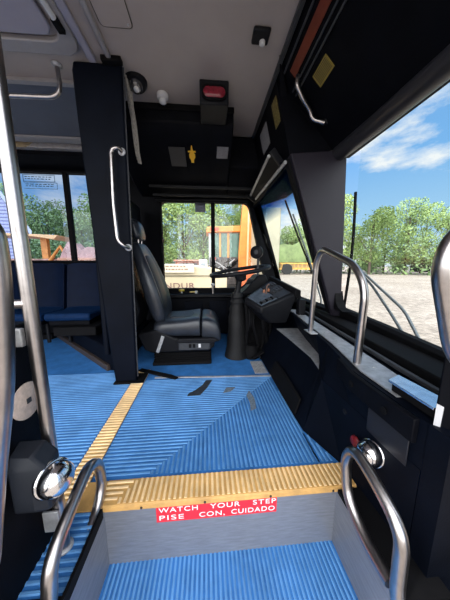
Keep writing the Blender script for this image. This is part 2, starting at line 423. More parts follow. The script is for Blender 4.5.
# wall console under the driver window
o = MB(); o.box(-.55, .55, WY-.13, WY-.001, .03, .50)
o = o.build('wall_street_console', M_black, bevel=.012); struct(o)
o = MB(); o.box(-.55, .60, WY-.16, WY-.002, .505, .545); struct(o.build('trim_4', M_plast, bevel=.008))
for (x, z0, z1) in ((-.28,.08,.46),(.02,.08,.46),(.27,.08,.46)):
    struct(MB().box(x, x+.22, WY-.142, WY-.131, z0, z1).build('trim_5', M_navy, bevel=.004))
k = empty('air_valve', (-.32, 2.66, .545), 'yellow knob on a brass valve on the sill below the driver window', 'knob')
MB().lathe([(.012,0),(.012,.02),(.009,.03)], (-.32,2.72,.546)).build('stem', M_alu, k, smooth=True)
MB().lathe([(.012,.03),(.034,.034),(.036,.045),(.030,.056),(.0,.06)], (-.32,2.72,.546)).build('cap', mat('yellow_knob',(.55,.42,.05),.35), k, smooth=True)
k = empty('air_valve_lever', (-.16, 2.72, .545), 'small brass lever lying beside the yellow knob on the sill', 'lever')
MB().tube([(-.22,2.72,.565),(-.12,2.72,.57)], .009).build('lever_arm', mat('brass',(.5,.38,.15),.3,1), k, smooth=True)
MB().lathe([(.018,0),(.018,.02),(.012,.034)], (-.14,2.72,.546)).build('lever_base', M_alu, k, smooth=True)
k = empty('parking_brake_knob', (.07, 2.68, .545), 'chrome stalk with a pale knob standing on the sill by the steering wheel', 'knob')
MB().tube([(.07,2.70,.546),(.07,2.70,.64)], .013).build('stalk', M_chrome, k, smooth=True)
MB().lathe([(.014,0),(.026,.01),(.026,.025),(.01,.036)], (.07,2.70,.64)).build('knob', M_label, k, smooth=True)

# rear limit of the modelled saloon
struct(MB().box(-3.26, -3.2, .3, 2.86, -.5, 2.2).build('wall_rear', M_navy))

# ================================================================== CEILING
c = MB()
c.box(-.66, .47, -.05, 1.94, 2.14, 2.20); c.box(.235, .47, 1.94, 2.32, 2.14, 2.20)
c.box(-3.2, -.66, -.05, 1.80, 2.14, 2.20)
struct(c.build('ceiling', M_ceil))
c = MB(); c.box(-3.25, 1.06, -.08, 2.86, 2.205, 2.24)  # roof and ceiling extended past the door line to shade the steps
struct(c.build('ceiling_roof_skin', M_white))
# cove panel along the street side: slopes from the ceiling down to the window head
c = MB().prism([(1.79,2.14),(2.40,2.11),(2.40,2.20),(1.79,2.20)], 'x', -3.2, -.76).build('ceiling_cove', M_cove); struct(c)
c = MB().prism([(2.40,2.095),(2.47,2.085),(2.52,2.105),(2.52,2.19),(2.40,2.19)], 'x', -3.2, -.76).build('trim_6', M_trimg, bevel=.005); struct(c)
c = MB(); c.box(-3.2, -.76, 2.545, 2.60, 2.07, 2.19); struct(c.build('trim_7', M_lens2))
c = MB(); c.prism([(-2.2,2.066),(-1.80,2.066),(-1.72,2.12),(-2.2,2.12)], 'y', 2.535, 2.545); struct(c.build('trim_8', M_lens))
c = MB().prism([(2.60,2.03),(2.79,1.965),(2.79,2.19),(2.60,2.19)], 'x', -3.2, -.76).build('trim_9', M_black); struct(c)
c = MB().box(-3.2, -.76, 1.765, 1.80, 2.118, 2.139).build('trim_10', M_trimg); struct(c)
# mouldings running along the bus side to side of the ceiling
struct(MB().box(-.70, -.655, .2, 1.60, 2.120, 2.139).build('trim_12', M_ceil2, bevel=.006))
struct(MB().box(-.585, -.555, .2, 1.56, 2.118, 2.139).build('trim_13', M_white if False else M_trimg, bevel=.008))
struct(MB().box(.452, .475, .2, 2.30, 2.112, 2.139).build('trim_14', M_greyplast, bevel=.004))
# ceiling access panel
ap = empty('access_panel', (-.32, 1.2, 2.139), 'flush grey access panel outlined in the ceiling next to the black dome camera', 'access panel')
poly = rrect(-.535, -.375, .85, 1.395, .02, 3)
MB().prism(poly, 'z', 2.135, 2.1385).build('panel', M_ceil, ap, bevel=.001)
mb = MB()
inn = rrect(-.535, -.375, .85, 1.395, .02, 3); out = rrect(-.539, -.371, .846, 1.399, .024, 3)
frame_mesh(mb, out, inn, lambda u, v, d: (u, v, d), 2.1385, 2.136); mb.build('gap', M_ink, ap)
MB().lathe([(.006,0),(.005,.004)], (-.392,1.375,2.1345), (0,0,-1)).build('screw', M_alu, ap, smooth=True)
# roof hatch on the left
h = empty('roof_hatch', (-1.1, 1.1, 2.14), 'large rounded lilac-grey roof hatch in the ceiling at the upper left', 'hatch')
mb = MB(); out = rrect(-1.75, -.70, .35, 1.55, .10, 6); inn = rrect(-1.68, -.765, .42, 1.47, .08, 6)
frame_mesh(mb, out, inn, lambda u, v, d: (u, v, d), 2.1385, 2.108); mb.build('frame', M_trimg, h, bevel=.006)
inn2 = rrect(-1.655, -.79, .445, 1.445, .07, 6); MB().prism(inn2, 'z', 2.112, 2.132).build('hatch_panel', M_ceil2, h, bevel=.008)
MB().tube([(-.735,.95,2.098),(-.735,1.33,2.098)], .014).build('release_bar', M_frost, h, smooth=True)
MB().box(-.752,-.718,1.33,1.40,2.086,2.108).build('release_bracket', M_rubber, h, bevel=.003)

# ceiling grab bar
g = empty('ceiling_grab_bar', (-.92, 1.65, 2.14), 'steel grab bar hanging from the ceiling left of the black barrier panel', 'grab bar')
MB().tube(fillet([(-.92,1.65,2.138),(-.91,1.65,1.955),(-1.6,1.65,1.945),(-2.3,1.65,1.945),(-2.3,1.65,2.138)], .11), .0135).build('bar', M_chrome, g, smooth=True)
for xx in (-.92, -2.3): MB().lathe([(.03,0),(.03,.006),(.02,.016)], (xx,1.65,2.139), (0,0,-1)).build('flange', M_alu, g, smooth=True)

# header cabinet above driver window
hd = MB().prism([(1.94,2.139),(1.94,2.02),(2.02,1.93),(2.52,1.74),(2.795,1.70),(2.795,2.139)], 'x', -.755, .23).build('wall_header_street', M_black, bevel=.01); struct(hd)
hd2 = MB().prism([(2.32,2.139),(2.32,1.86),(2.52,1.74),(2.795,1.70),(2.795,2.139)], 'x', .232, .60).build('wall_header_street_front', M_black, bevel=.01); struct(hd2)
struct(MB().box(-.755, .232, 1.925, 1.939, 2.095, 2.138).build('trim_15', M_rubber, bevel=.004))
struct(MB().box(-.60, .56, 2.50, 2.515, 1.715, 1.738).build('trim_16', M_plast))
struct(MB().box(-.60, .56, 2.66, 2.675, 1.675, 1.70).build('trim_17', M_plast))
# soffit orientation helper: points on the sloping soffit (2.02,1.93)->(2.52,1.74)
def soff(x, t): return (x, 2.02 + .5*t, 1.93 - .19*t)
def soffit_plate(name, x0, x1, t0, t1, mtl, th=.004, parent=None):
    nrm = Vector((0, -.19, -.5)).normalized()
    a = [Vector(soff(x0,t0)), Vector(soff(x1,t0)), Vector(soff(x1,t1)), Vector(soff(x0,t1))]
    mb = MB(); vs = [p + nrm*.0015 for p in a] + [p + nrm*(.0015+th) for p in a]
    mb.add(vs, [(0,1,2,3),(7,6,5,4),(0,4,5,1),(1,5,6,2),(2,6,7,3),(3,7,4,0)])
    return mb.build(name, mtl, parent)
o = soffit_plate('blank_cover_plate', -.32, -.18, .12, .50, mat('dark_grey_plate', (.035,.035,.038), .5)); tag(o, 'plain dark grey square plate on the black header left of the yellow tag', 'cover plate')
nrm = Vector((0, -.19, -.5)).normalized()
up = Vector((0, -.5, .19)).normalized()
t_ = MB(); c0 = Vector(soff(-.12, .25)) + nrm*.004
fig = [(-.012,-.065),(.012,-.065),(.013,-.04),(.026,-.02),(.026,.005),(.012,.022),(.034,.024),(.034,.032),(.01,.034),(.008,.05),(.003,.075),(-.003,.075),(-.008,.05),(-.01,.034),(-.034,.032),(-.034,.024),(-.012,.022),(-.026,.005),(-.026,-.02),(-.013,-.04)]
vs = [c0 + Vector((1,0,0))*a*1.0 + up*b*1.25 for a, b in fig]; n_ = len(vs); vs += [v + nrm*.006 for v in vs]
t_.add(vs, [tuple(range(n_)), tuple(range(n_, 2*n_))[::-1]] + [(i,(i+1)%n_,(i+1)%n_+n_,i+n_) for i in range(n_)])
tag(t_.build('yellow_tag', M_ytag), 'small bright yellow bottle-shaped tag stuck on the black header', 'tag')
o = soffit_plate('notice_plate', .10, .20, .08, .30, M_gstick); tag(o, 'small grey printed notice on the black header right of the yellow tag', 'notice')
# black conduit lines under the header
for k, (yy, zz, rr) in enumerate(((2.70,1.652,.008),(2.72,1.635,.006))):
    o = MB().tube([(-.60,yy,zz),(-.3,yy,zz-.006),(.1,yy,zz+.004),(.5,yy,zz)], rr, 8).build('cable_conduit', M_plast, smooth=True)
    tag(o, ['upper black cable conduit running below the header over the driver window', 'lower thin cable sagging just above the driver window'][k], 'cable')

# stop-request light box
b = empty('stop_light_box', (.07, 1.80, 2.14), 'black ceiling box with a red oval warning lamp facing the door', 'warning light')
MB().prism([(1.68,2.139),(1.70,2.0),(1.92,2.0),(1.92,2.139)], 'x', -.035, .165).build('housing', M_plast, b, bevel=.008)
ov = rrect(-.01, .14, 2.027, 2.097, .034, 6)
mb = MB(); frame_mesh(mb, rrect(-.022,.152,2.015,2.109,.045,6), ov, lambda u,v,d: (u,d,v), 1.686, 1.672); mb.build('bezel', M_rubber, b, smooth=True)
mb = MB()
for i, (s_, d) in enumerate(((1,1.688),(1,1.676),(.85,1.668),(.5,1.664))):
    pass
rings = [[(.065+(u-.065)*s_, d, 2.062+(v-2.062)*s_) for u, v in ov] for s_, d in ((1,1.690),(1,1.676),(.85,1.669),(.5,1.665))]
mb.loft(rings); mb.build('red_lens', M_redlens, b, smooth=True)

# ceiling camera dome, frosted sensor, black sensor
d = empty('dome_camera', (-.47, 1.70, 2.14), 'black dome camera on the ceiling beside the barrier panel', 'camera')
MB().lathe([(.072,0),(.072,.014),(.062,.032),(.046,.036)], (-.465,1.735,2.139), (0,-.25,-1)).build('housing', M_plast, d, smooth=True)
MB().lathe([(.046,.03),(.044,.047),(.033,.066),(.015,.076),(0,.078)], (-.465,1.735,2.139), (0,-.25,-1)).build('smoked_dome', mat('smoked_dome',(.05,.05,.055),.08,coat=1), d, smooth=True)
MB().lathe([(.018,.05),(.018,.08),(.006,.088)], (-.465,1.735,2.139), (.1,-.4,-1)).build('lens', M_frost, d, smooth=True)
d = empty('ceiling_bulb', (-.31, 1.84, 2.14), 'small frosted bulb hanging from the ceiling right of the dome camera', 'bulb')
MB().lathe([(.040,0),(.044,.012),(.04,.028),(.026,.036)], (-.31,1.84,2.139), (0,0,-1)).build('globe', M_frost, d, smooth=True)
MB().lathe([(.026,.03),(.026,.052),(.016,.060),(0,.062)], (-.31,1.84,2.139), (0,.1,-1)).build('tip', M_frost, d, smooth=True)
d = empty('ceiling_sensor', (.31, 1.36, 2.14), 'black square sensor with a small white eye on the ceiling near the windshield header', 'sensor')
MB().box(.262,.355,1.325,1.41,2.118,2.139).build('base', M_plast, d, bevel=.008)
MB().lathe([(.016,0),(.016,.014),(.008,.02)], (.32,1.385,2.118), (0,0,-1)).build('eye', M_frost, d, smooth=True)

# ================================================================== WINDSHIELD HEADER (front of bus)
hd = MB().loft([[(.47,y,2.139),(.955+o_,y,1.655),(1.03,y,1.66),(1.03,y,2.20),(.47,y,2.20)] for y, o_ in ((-.05,-.10),(.45,-.06),(.8,-.03),(1.2,0),(1.62,.0))], closed=True)
struct(hd.build('wall_front_header', M_black))
hd = MB().prism([(.47,2.139),(.60,1.62),(.66,1.63),(1.03,1.75),(1.03,2.20),(.47,2.20)], 'y', 1.62, 2.86).build('wall_front_header_driver', M_black); struct(hd)
# rolled window head of the near pane
struct(MB().tube([(.865,.2,1.61),(.91,.8,1.645),(.935,1.25,1.665),(.935,1.60,1.675)], .050, 20).build('trim_18', mat('satin_black_roll',(.02,.02,.024),.38,spec=.5), smooth=True))
def hp(x, y, off=.003): return Vector((x, y, 2.61 - x)) + Vector((-1,0,-1)).normalized()*off   # on the sloping header plane
def header_plate(mb, x0, x1, y0, y1, th=.004, off=.001, skew=0):
    a = [hp(x0,y0,off), hp(x1,y0+skew,off), hp(x1,y1+skew,off), hp(x0,y1,off)]; b_ = [hp(x0,y0,off+th), hp(x1,y0+skew,off+th), hp(x1,y1+skew,off+th), hp(x0,y1,off+th)]
    return mb.add(a+b_, [(0,1,2,3),(7,6,5,4),(0,4,5,1),(1,5,6,2),(2,6,7,3),(3,7,4,0)])
o = header_plate(MB(), .528, .562, .5, 1.50).build('orange_strip', M_orange); tag(o, 'long dull orange strip along the black windshield header', 'strip')
for k, xx in enumerate((.505, .578, .600)):
    struct(header_plate(MB(), xx, xx+.006, .4, 1.58, .010).build('trim_19', M_greyplast))
o = header_plate(MB(), .628, .680, 1.26, 1.40, .003, .001).build('warning_label', M_stick)
tag(o, 'yellow printed label stuck on the sloping black header', 'label')
mb = MB()
for i in range(7): header_plate(mb, .633+i*.0062, .6355+i*.0062, 1.27, 1.39, .0008, .004)
mb.build('printing', M_ink, o)
# raised header flap with dim lettering stickers
fl = empty('header_flap', (.60, 1.55, 2.0), 'black hinged flap standing off the windshield header beside the chrome handle', 'flap')
mb = MB()
a = [Vector((.445,1.47,2.135)), Vector((.475,1.50,2.14)), Vector((.735,1.86,1.85)), Vector((.62,1.90,1.80))]
nf = Vector((-.5,-.5,-.3)).normalized()*.02
mb.add([p for p in a] + [p - nf for p in a], [(0,1,2,3),(7,6,5,4),(0,4,5,1),(1,5,6,2),(2,6,7,3),(3,7,4,0)]); mb.build('flap_panel', M_black, fl)
def side_plate(y0, y1, t0, t1, sk=0):      # plate on the steep header face above the raked pane
    n = Vector((-.97,0,-.243)); P = lambda y, t, o: Vector((.47+.13*t, y, 2.139-.519*t)) + n*o
    q = [(y0,t0),(y1,t0+sk),(y1,t1+sk),(y0,t1)]
    return MB().add([P(a,b,.001) for a,b in q]+[P(a,b,.005) for a,b in q], [(0,1,2,3),(7,6,5,4),(0,4,5,1),(1,5,6,2),(2,6,7,3),(3,7,4,0)])
o = side_plate(1.66, 1.76, .16, .46).build('warning_label', mat('dim_yellow_label', (.22,.17,.05), .6, noise=.7, nscale=70))
tag(o, 'dim scuffed yellow label on the dark header just left of the chrome handle', 'label')
o = side_plate(1.92, 2.12, .18, .48).build('notice_plate', M_gstick)
tag(o, 'small grey notice on the dark header above the sunshade rods', 'notice')
# chrome S handle
hnd = empty('grab_bar', (.60, 1.52, 2.0), 'bent chrome grab handle on the black windshield header', 'grab handle')
pts = [hp(.575,1.48,.01), hp(.592,1.48,.04), hp(.650,1.50,.045), hp(.70,1.53,.03), hp(.735,1.54,.045), hp(.785,1.52,.012)]
MB().tube(fillet(pts, .03), .0135).build('bar', M_chrome, hnd, smooth=True)
for p in (hp(.575,1.48,.001), hp(.785,1.52,.001)): MB().lathe([(.02,0),(.02,.004),(.012,.012)], p, (-1,0,-1)).build('flange', M_plast, hnd, smooth=True)

# ================================================================== WINDSHIELD
# near pane (vertical, wraps towards the door)
near = [(.865,.35),(.90,.62),(.925,.85),(.955,1.15),(.985,1.58)]
e3 = bpy.data.objects.new('window_4', None); COL.objects.link(e3); e3.location = (.97,1.0,.5); struct(e3)
mb = MB()
for (a, b_) in zip(near[:-1], near[1:]):
    o_ = .10
    mb.add([(a[0]+o_,a[1],.47),(b_[0]+o_,b_[1],.52),(b_[0]+o_,b_[1],1.75),(a[0]+o_,a[1],1.70),(a[0]+o_+.005,a[1],.47),(b_[0]+o_+.005,b_[1],.52),(b_[0]+o_+.005,b_[1],1.75),(a[0]+o_+.005,a[1],1.70)],
           [(0,1,2,3),(7,6,5,4),(0,4,5,1),(3,2,6,7)])
mb.build('pane', G_clear, e3, smooth=True)
# bottom rubber frame
mb = MB().loft([[(x-.04,y,.456),(x-.04,y,z-.015),(x-.02,y,z),(x+.02,y,z),(x+.03,y,.456)] for x,y,z in ((.945,.35,.520),(.99,.62,.530),(1.02,.85,.540),(1.05,1.15,.55),(1.08,1.50,.56),(1.08,1.60,.565))]); mb.build('frame', M_rubber, e3, bevel=.004)
# near lower corner rounding
MB().prism([(1.47,.56),(1.59,.56),(1.59,.70),(1.565,.62),(1.53,.58)], 'x', .985, 1.05).build('corner_gasket', M_rubber, e3)
# centre pillar: triangular fin between the raked driver pane and the vertical pane
pl = MB().prism([(.585,1.66),(.99,1.70),(1.05,.50),(.985,.50),(.955,.58)], 'y', 1.585, 1.66).build('wall_front_pillar', mat('plum_black_pillar',(.014,.012,.019),.5,spec=.25), bevel=.008); struct(pl)
# raked driver pane
e4 = bpy.data.objects.new('window_3', None); COL.objects.link(e4); e4.location = (.8,2.2,.5); struct(e4)
def rk(y, t, d=0):  # t 0 bottom 1 top
    return (1.0 + (.60-1.0)*t + d, y, .52 + (1.62-.52)*t)
ob = [rk(1.64,0), rk(2.79,0), rk(2.79,1), rk(1.64,1)]
MB().add(ob + [(p[0]+.005,p[1],p[2]) for p in ob], [(0,1,2,3),(7,6,5,4),(0,4,5,1),(1,5,6,2),(2,6,7,3),(3,7,4,0)]).build('pane', G_band, e4)
mb = MB()
loop_o = [(1.62,0),(2.83,0),(2.83,1.02),(1.62,1.02)]; loop_i = [(1.675,.03),(2.80,.03),(2.80,.99),(1.675,.99)]
def rkm(u, v, d): p = rk(u, v); return (p[0]+d, p[1], p[2]+d*.3)
frame_mesh(mb, loop_o, loop_i, rkm, -.022, .03); mb.build('frame', M_rubber, e4, bevel=.004)
# corner post between raked pane and street wall (outside skin)
struct(MB().prism([(.98,.50),(1.04,.50),(.66,1.70),(.60,1.64)], 'y', 2.80, 2.86).build('wall_front_corner', M_black))

# lower front wall, outside skin
struct(MB().box(1.0, 1.06, .35, 2.86, -.85+.25, .50).build('wall_front_skin', M_black))
# lower front wall inside: lofted profile along the width of the bus
secs = {.5:(.62,.62,.622,.62), .81:(.60,.61,.612,.615), 1.02:(.515,.60,.605,.66), 1.12:(.512,.64,.645,.68), 1.3:(.51,.665,.74,.705), 1.6:(.51,.66,.79,.74), 1.9:(.51,.645,.85,.785), 2.79:(.51,.64,.87,.80)}
ys = sorted(secs)
mb = MB(); rows = [[(secs[y][0],y,-.02),(secs[y][0],y,.0),(secs[y][1],y,.3),(secs[y][2],y,.3005),(secs[y][3],y,.455),(.99,y,.455)] for y in ys]
mb.loft(rows, closed=False); struct(mb.build('wall_front', M_navy))
struct(MB().box(.622, 1.0, .44, .50, -.6, .455).build('wall_front_end', M_navy))
# lower silver ledge (heater box top)
mb = MB(); P_ = [(.640,1.13),(.668,1.28),(.662,1.6),(.650,1.93),(.86,1.93),(.79,1.6),(.742,1.3)]
mb.prism(P_, 'z', .3015, .3065)
tag(mb.build('heater_cover', M_alu), 'triangular scuffed silver cover on the low ledge beside the dashboard', 'cover plate')
# upper silver ledge
mb = MB(); mb.prism([(.635,.62),(.637,.80),(.685,1.03),(.705,1.14),(.748,1.5),(.80,1.9),(.80,2.05),(.88,2.05),(.87,1.9),(.835,1.5),(.80,1.14),(.765,.80),(.74,.62)], 'z', .457, .463)
for q in range(9):
    t = q/8; xx = .70 + .13*t; yy = .66 + 1.3*t
    mb.lathe([(.007,0),(.006,.003)], (xx,yy,.463), seg=8)
struct(mb.build('trim_20', M_alu))
mb = MB(); mb.prism([(.80,.5),(.83,.80),(.865,1.14),(.90,1.5),(.935,1.9),(.935,2.7),(1.0,2.7),(1.0,.5)], 'z', .457, .505)
struct(mb.build('trim_21', M_rubber, bevel=.006))
mb = MB(); mb.prism([(.765,.5),(.79,.80),(.825,1.14),(.86,1.5),(.895,1.9),(.915,1.9),(.88,1.5),(.845,1.14),(.81,.80),(.785,.5)], 'z', .463, .480)
struct(mb.build('trim_22', M_greyplast, bevel=.003))
# black valance & raised aluminium cap near the door
v = MB().loft([[(x, y, .455),(x-.018,y,.452),(x-.018,y,.375),(x,y,.372)] for x, y in ((.617,.52),(.612,.70),(.612,.80),(.648,.95))]); v = v.build('valance_plate', M_black, bevel=.003)
tag(v, 'black edging plate with two dark holes below the silver ledge near the door', 'plate')
for yy in (.62, .79): MB().lathe([(.013,0),(.013,.003)], (.5935,yy,.41), (-1,0,0), seg=12).build('hole', M_rubber, v)
cp = empty('aluminium_cap', (.66, .62, .47), 'bright aluminium cap strip raised on the ledge next to the door post', 'cap strip')
MB().prism([(.635,.505),(.635,.66),(.70,.69),(.715,.505)], 'z', .492, .500).build('cap_top', mat('bright_aluminium',(.72,.76,.82),.25,1,noise=.2), cp, bevel=.001)
MB().prism([(.642,.505),(.642,.65),(.695,.68),(.71,.505)], 'z', .4645, .491).build('cap_core', M_rubber, cp)
# lower wall recess panels
o = MB().loft([[(x-.001,y,z0),(x-.014,y,z0+.006),(x-.014+dx,y,z1-.006),(x-.001+dx,y,z1)] for x, dx, y, z0, z1 in ((.515,.03,1.12,.02,.12),(.512,.045,1.35,.02,.13),(.512,.045,1.62,.02,.13))]).build('kick_panel', M_rubber, bevel=.003)
tag(o, 'black kick panel raised low on the front wall beside the floor', 'kick panel')
o = MB().loft([[(.600+a,y,z-.05),(.596+a,y,z-.042),(.596+a,y,z+.042),(.600+a,y,z+.05)] for a, y, z in ((.012,.535,.325),(.010,.62,.32),(.010,.70,.318))]).build('cup_bracket', mat('charcoal_plastic',(.012,.013,.018),.5,spec=.3), bevel=.004)
tag(o, 'raised charcoal rectangular panel on the navy wall near the chrome dome lamp', 'panel')
o = MB().lathe([(.022,0),(.022,.006),(.014,.010),(0,.011)], (.604,.715,.145), (-1,0,0)).build('red_button', M_redbut, smooth=True)
o = MB(); o.lathe([(.022,0),(.022,.006),(.017,.011),(0,.013)], (.603,.742,.18), (-1,-.1,0.1))
bpy.data.objects.remove(bpy.data.objects['red_button'])
tag(o.build('red_reflector', M_redbut, smooth=True), 'small dark red round reflector on the navy wall beside the right step rail', 'reflector')
for k, (yy, zz) in enumerate(((.83,.25),)):
    o = MB().lathe([(.012,0),(.012,.004),(.006,.007)], (.6105,yy,zz), (-1,0,0), seg=14).build('wall_plug', M_plast, smooth=True)
    tag(o, 'small round black plug on the navy front wall under the ledge', 'plug')

# dashboard grab rail (inverted U)
g = empty('dashboard_grab_rail', (.67, 1.1, .46), 'brushed steel U-shaped grab rail standing on the silver ledge under the windshield', 'grab rail')
MB().tube(fillet([(.675,1.325,.464),(.67,1.30,.92),(.67,1.24,.995),(.67,.94,.90),(.67,.86,.80),(.67,.868,.44)], .10), .0165).build('bar', M_chrome, g, smooth=True)
MB().box(.650,.70,1.27,1.37,.4635,.470).build('flange', M_alu, g, bevel=.002)
MB().box(.655,.662,.80,.90,.39,.455).build('flange', M_steel, g, bevel=.002)

# ================================================================== DRIVER STATION
# steering column and wheel
sc = empty('steering_wheel', (.30, 2.02, 0), 'black steering wheel on its upright column in front of the driver seat', 'steering wheel')
tilt = Matrix.Rotation(R(-9), 3, 'Y') @ Matrix.Rotation(R(2), 3, 'X')
cw = Vector((.31, 2.05, .845))
rim = [cw + tilt @ Vector((.275*math.cos(a), .275*math.sin(a), 0)) for a in [2*PI*i/48 for i in range(48)]]
MB().tube(rim, .018, 10, closed=True).build('rim', M_plast, sc, smooth=True)
for k, an in enumerate((20, 160, 270)):
    a = R(an); p0 = cw + Vector((0,0,-.035)); p1 = cw + tilt @ Vector((.27*math.cos(a), .27*math.sin(a), 0))
    MB().tube([p0, p0.lerp(p1,.5)+Vector((0,0,-.008)), p1], .011, 8).build('spoke', M_plast, sc, smooth=True)
MB().lathe([(.03,-.10),(.05,-.085),(.055,-.05),(.058,-.02),(.045,-.008),(0,-.005)], cw, (-.15,0,1)).build('hub', M_plast, sc, smooth=True)
MB().tube([cw+Vector((-.005,0,-.09)), (.29,2.04,.66),(.275,2.03,.62)], .028, 14).build('column', M_plast, sc, smooth=True)
bt = [(.045,.64),(.06,.60),(.052,.58),(.068,.55),(.06,.52),(.078,.48),(.07,.45),(.085,.40),(.085,.30),(.095,.2),(.10,.10),(.115,.03),(.12,.002)]
MB().lathe([(r_, z) for r_, z in bt[::-1]], (.285,2.04,0)).build('column_boot', mat('worn_boot',(.007,.007,.008),.6,spec=.3,noise=.5,nscale=15,bump=.8), sc, smooth=True)
MB().tube([(.29,2.04,.66),(.36,1.97,.73),(.42,1.94,.75)], .008, 8).build('stalk', M_plast, sc, smooth=True)

# dashboard console
db = empty('dashboard', (.60, 1.95, 0), 'black angled dashboard console with rows of switches under the windshield', 'dashboard')
A_, B_, C_, D_ = Vector((.33,1.88,.612)), Vector((.445,1.73,.548)), Vector((.77,1.82,.650)), Vector((.65,2.18,.755))
def under(p, dz): return Vector((p.x*.55+.6*.45+.02, p.y*.8+1.98*.2, p.z-dz))
mb = MB(); low = [under(A_,.20), under(B_,.15), under(C_,.27), under(D_,.35)]
top = [A_,B_,C_,D_]; mid = [A_-Vector((0,0,.05)), B_-Vector((0,0,.05)), C_-Vector((0,0,.06)), D_-Vector((0,0,.06))]
mb.loft([top, mid, low]); mb.build('console_body', M_plast, db, bevel=.012)
def dp(u, v, off=0):   # bilinear on dash face
    p = A_.lerp(B_,v).lerp(D_.lerp(C_,v), u); n = (B_-A_).cross(D_-A_).normalized()
    if n.z < 0: n = -n
    return p + n*off
def dquad(mb, u0,u1,v0,v1,off,th,mi=0):
    a = [dp(u0,v0,off),dp(u1,v0,off),dp(u1,v1,off),dp(u0,v1,off)]; b_ = [dp(u0,v0,off+th),dp(u1,v0,off+th),dp(u1,v1,off+th),dp(u0,v1,off+th)]
    return mb.add(a+b_, [(3,2,1,0),(4,5,6,7),(0,1,5,4),(1,2,6,5),(2,3,7,6),(3,0,4,7)], mi)
dquad(MB(), .05,.52,.10,.90,.001,.006).build('instrument_panel', mat('worn_grey_blue_panel',(.11,.14,.18),.35,.3,noise=.5,nscale=30), db)
dquad(MB(), .56,.93,.10,.90,.001,.006).build('instrument_panel', mat('dark_switch_panel',(.03,.033,.04),.4,noise=.4,nscale=30), db)
for i in range(9):
    dquad(MB(), .07+i*.052,.10+i*.052,.74,.86,.0075,.016).build('rocker_switch', M_greyplast if i%3 else M_rubber, db)
for i in range(4):
    for j in range(2):
        dquad(MB(), .60+i*.085,.64+i*.085,.20+j*.28,.36+j*.28,.0075,.014).build('rocker_switch', M_greyplast, db)
MB().lathe([(.011,0),(.011,.02),(.006,.026)], dp(.45,.35,.007), (0,-.3,1), seg=12).build('knob', mat('rust_knob',(.30,.12,.06),.5), db, smooth=True)
MB().lathe([(.011,0),(.011,.02),(.006,.026)], dp(.56,.42,.007), (0,-.3,1), seg=12).build('knob', mat('rust_knob',(.30,.12,.06),.5), db, smooth=True)
MB().tube([dp(.42,.5,.02), dp(.62,.25,.025), dp(.75,.2,.02)], .006, 8).build('loose_cable', mat('brown_cable',(.22,.12,.08),.5), db, smooth=True)
# gauge binnacle behind the column
gb = MB().prism([(.33,.60),(.40,.66),(.52,.80),(.60,.80),(.64,.70),(.60,.60)], 'y', 2.18, 2.45).build('gauge_binnacle', M_plast, db, bevel=.015)
for k in range(3):
    t = k/2; c0 = Vector((.415+.07*t, 2.25+.06*k, .695+.07*t*1.1)); MB().lathe([(.026,0),(.026,.008),(.020,.009),(.02,.004),(0,.004)], (.44+.02, 2.235+.08*k, .735), (-.75,0,.62)).build('gauge', M_greyplast, gb, smooth=True)
MB().prism([(.60,.56),(.60,.66),(.96,.60),(.96,.50)], 'y', 2.12, 2.72).build('dash_top', M_rubber, db, bevel=.012)
MB().loft([[tuple(D_+Vector((-.02,.0,-.02))),tuple(D_+Vector((-.02,.0,.035))),tuple(D_+Vector((.03,.02,.03))),tuple(D_+Vector((.03,.02,-.06)))],[tuple(C_+Vector((-.01,-.01,-.02))),tuple(C_+Vector((0,-.01,.04))),tuple(C_+Vector((.05,0,.03))),tuple(C_+Vector((.05,0,-.06)))]]).build('hood_rim', M_rubber, db, bevel=.006)
MB().box(.80,.86,1.80,1.87,.46,.60).build('end_post', M_plast, db, bevel=.008)
MB().prism([(.42,.02),(.44,.45),(.62,.50),(.66,.02)], 'y', 2.10, 2.60).build('pedestal', M_rubber, db, bevel=.01)
cl = empty('wiring_bundle', (.40,2.0,0), 'tangle of black hoses running down behind the steering column', 'hoses')
qq = random.Random(21)
for i in range(7):
    x0 = .36 + .035*i; MB().tube(fillet([(x0,2.02+qq.uniform(-.06,.06),.56),(x0+qq.uniform(-.05,.05),1.96+qq.uniform(-.06,.06),.36),(x0+qq.uniform(-.03,.06),2.02+qq.uniform(-.05,.05),.18),(x0+qq.uniform(-.02,.05),2.04,.012)], .08), .013+.006*qq.random(), 8).build('hose', M_rubber, cl, smooth=True)
MB().lathe([(.075,.002),(.082,.05),(.07,.10),(.05,.13)], (.42,2.0,0), seg=14).build('floor_boot', M_rubber, cl, smooth=True)
# pedals
pd = empty('accelerator_pedal', (.44, 1.95, 0), 'black slanted foot pedal on the floor below the dashboard', 'pedal')
MB().obox((.43,2.00,.075), (.16,.075,.014), (0,R(-38),0)).build('pad', M_rubber, pd, bevel=.004)
MB().tube([(.47,2.0,.01),(.455,2.0,.085)], .009, 8).build('arm', M_plast, pd, smooth=True)
pd = empty('brake_pedal', (.46, 1.82, 0), 'second black foot pedal nearer the silver tread plate', 'pedal')
MB().obox((.47,1.92,.055), (.13,.06,.014), (0,R(-30),0)).build('pad', M_rubber, pd, bevel=.004)
MB().tube([(.50,1.92,.01),(.49,1.92,.06)], .009, 8).build('arm', M_plast, pd, smooth=True)
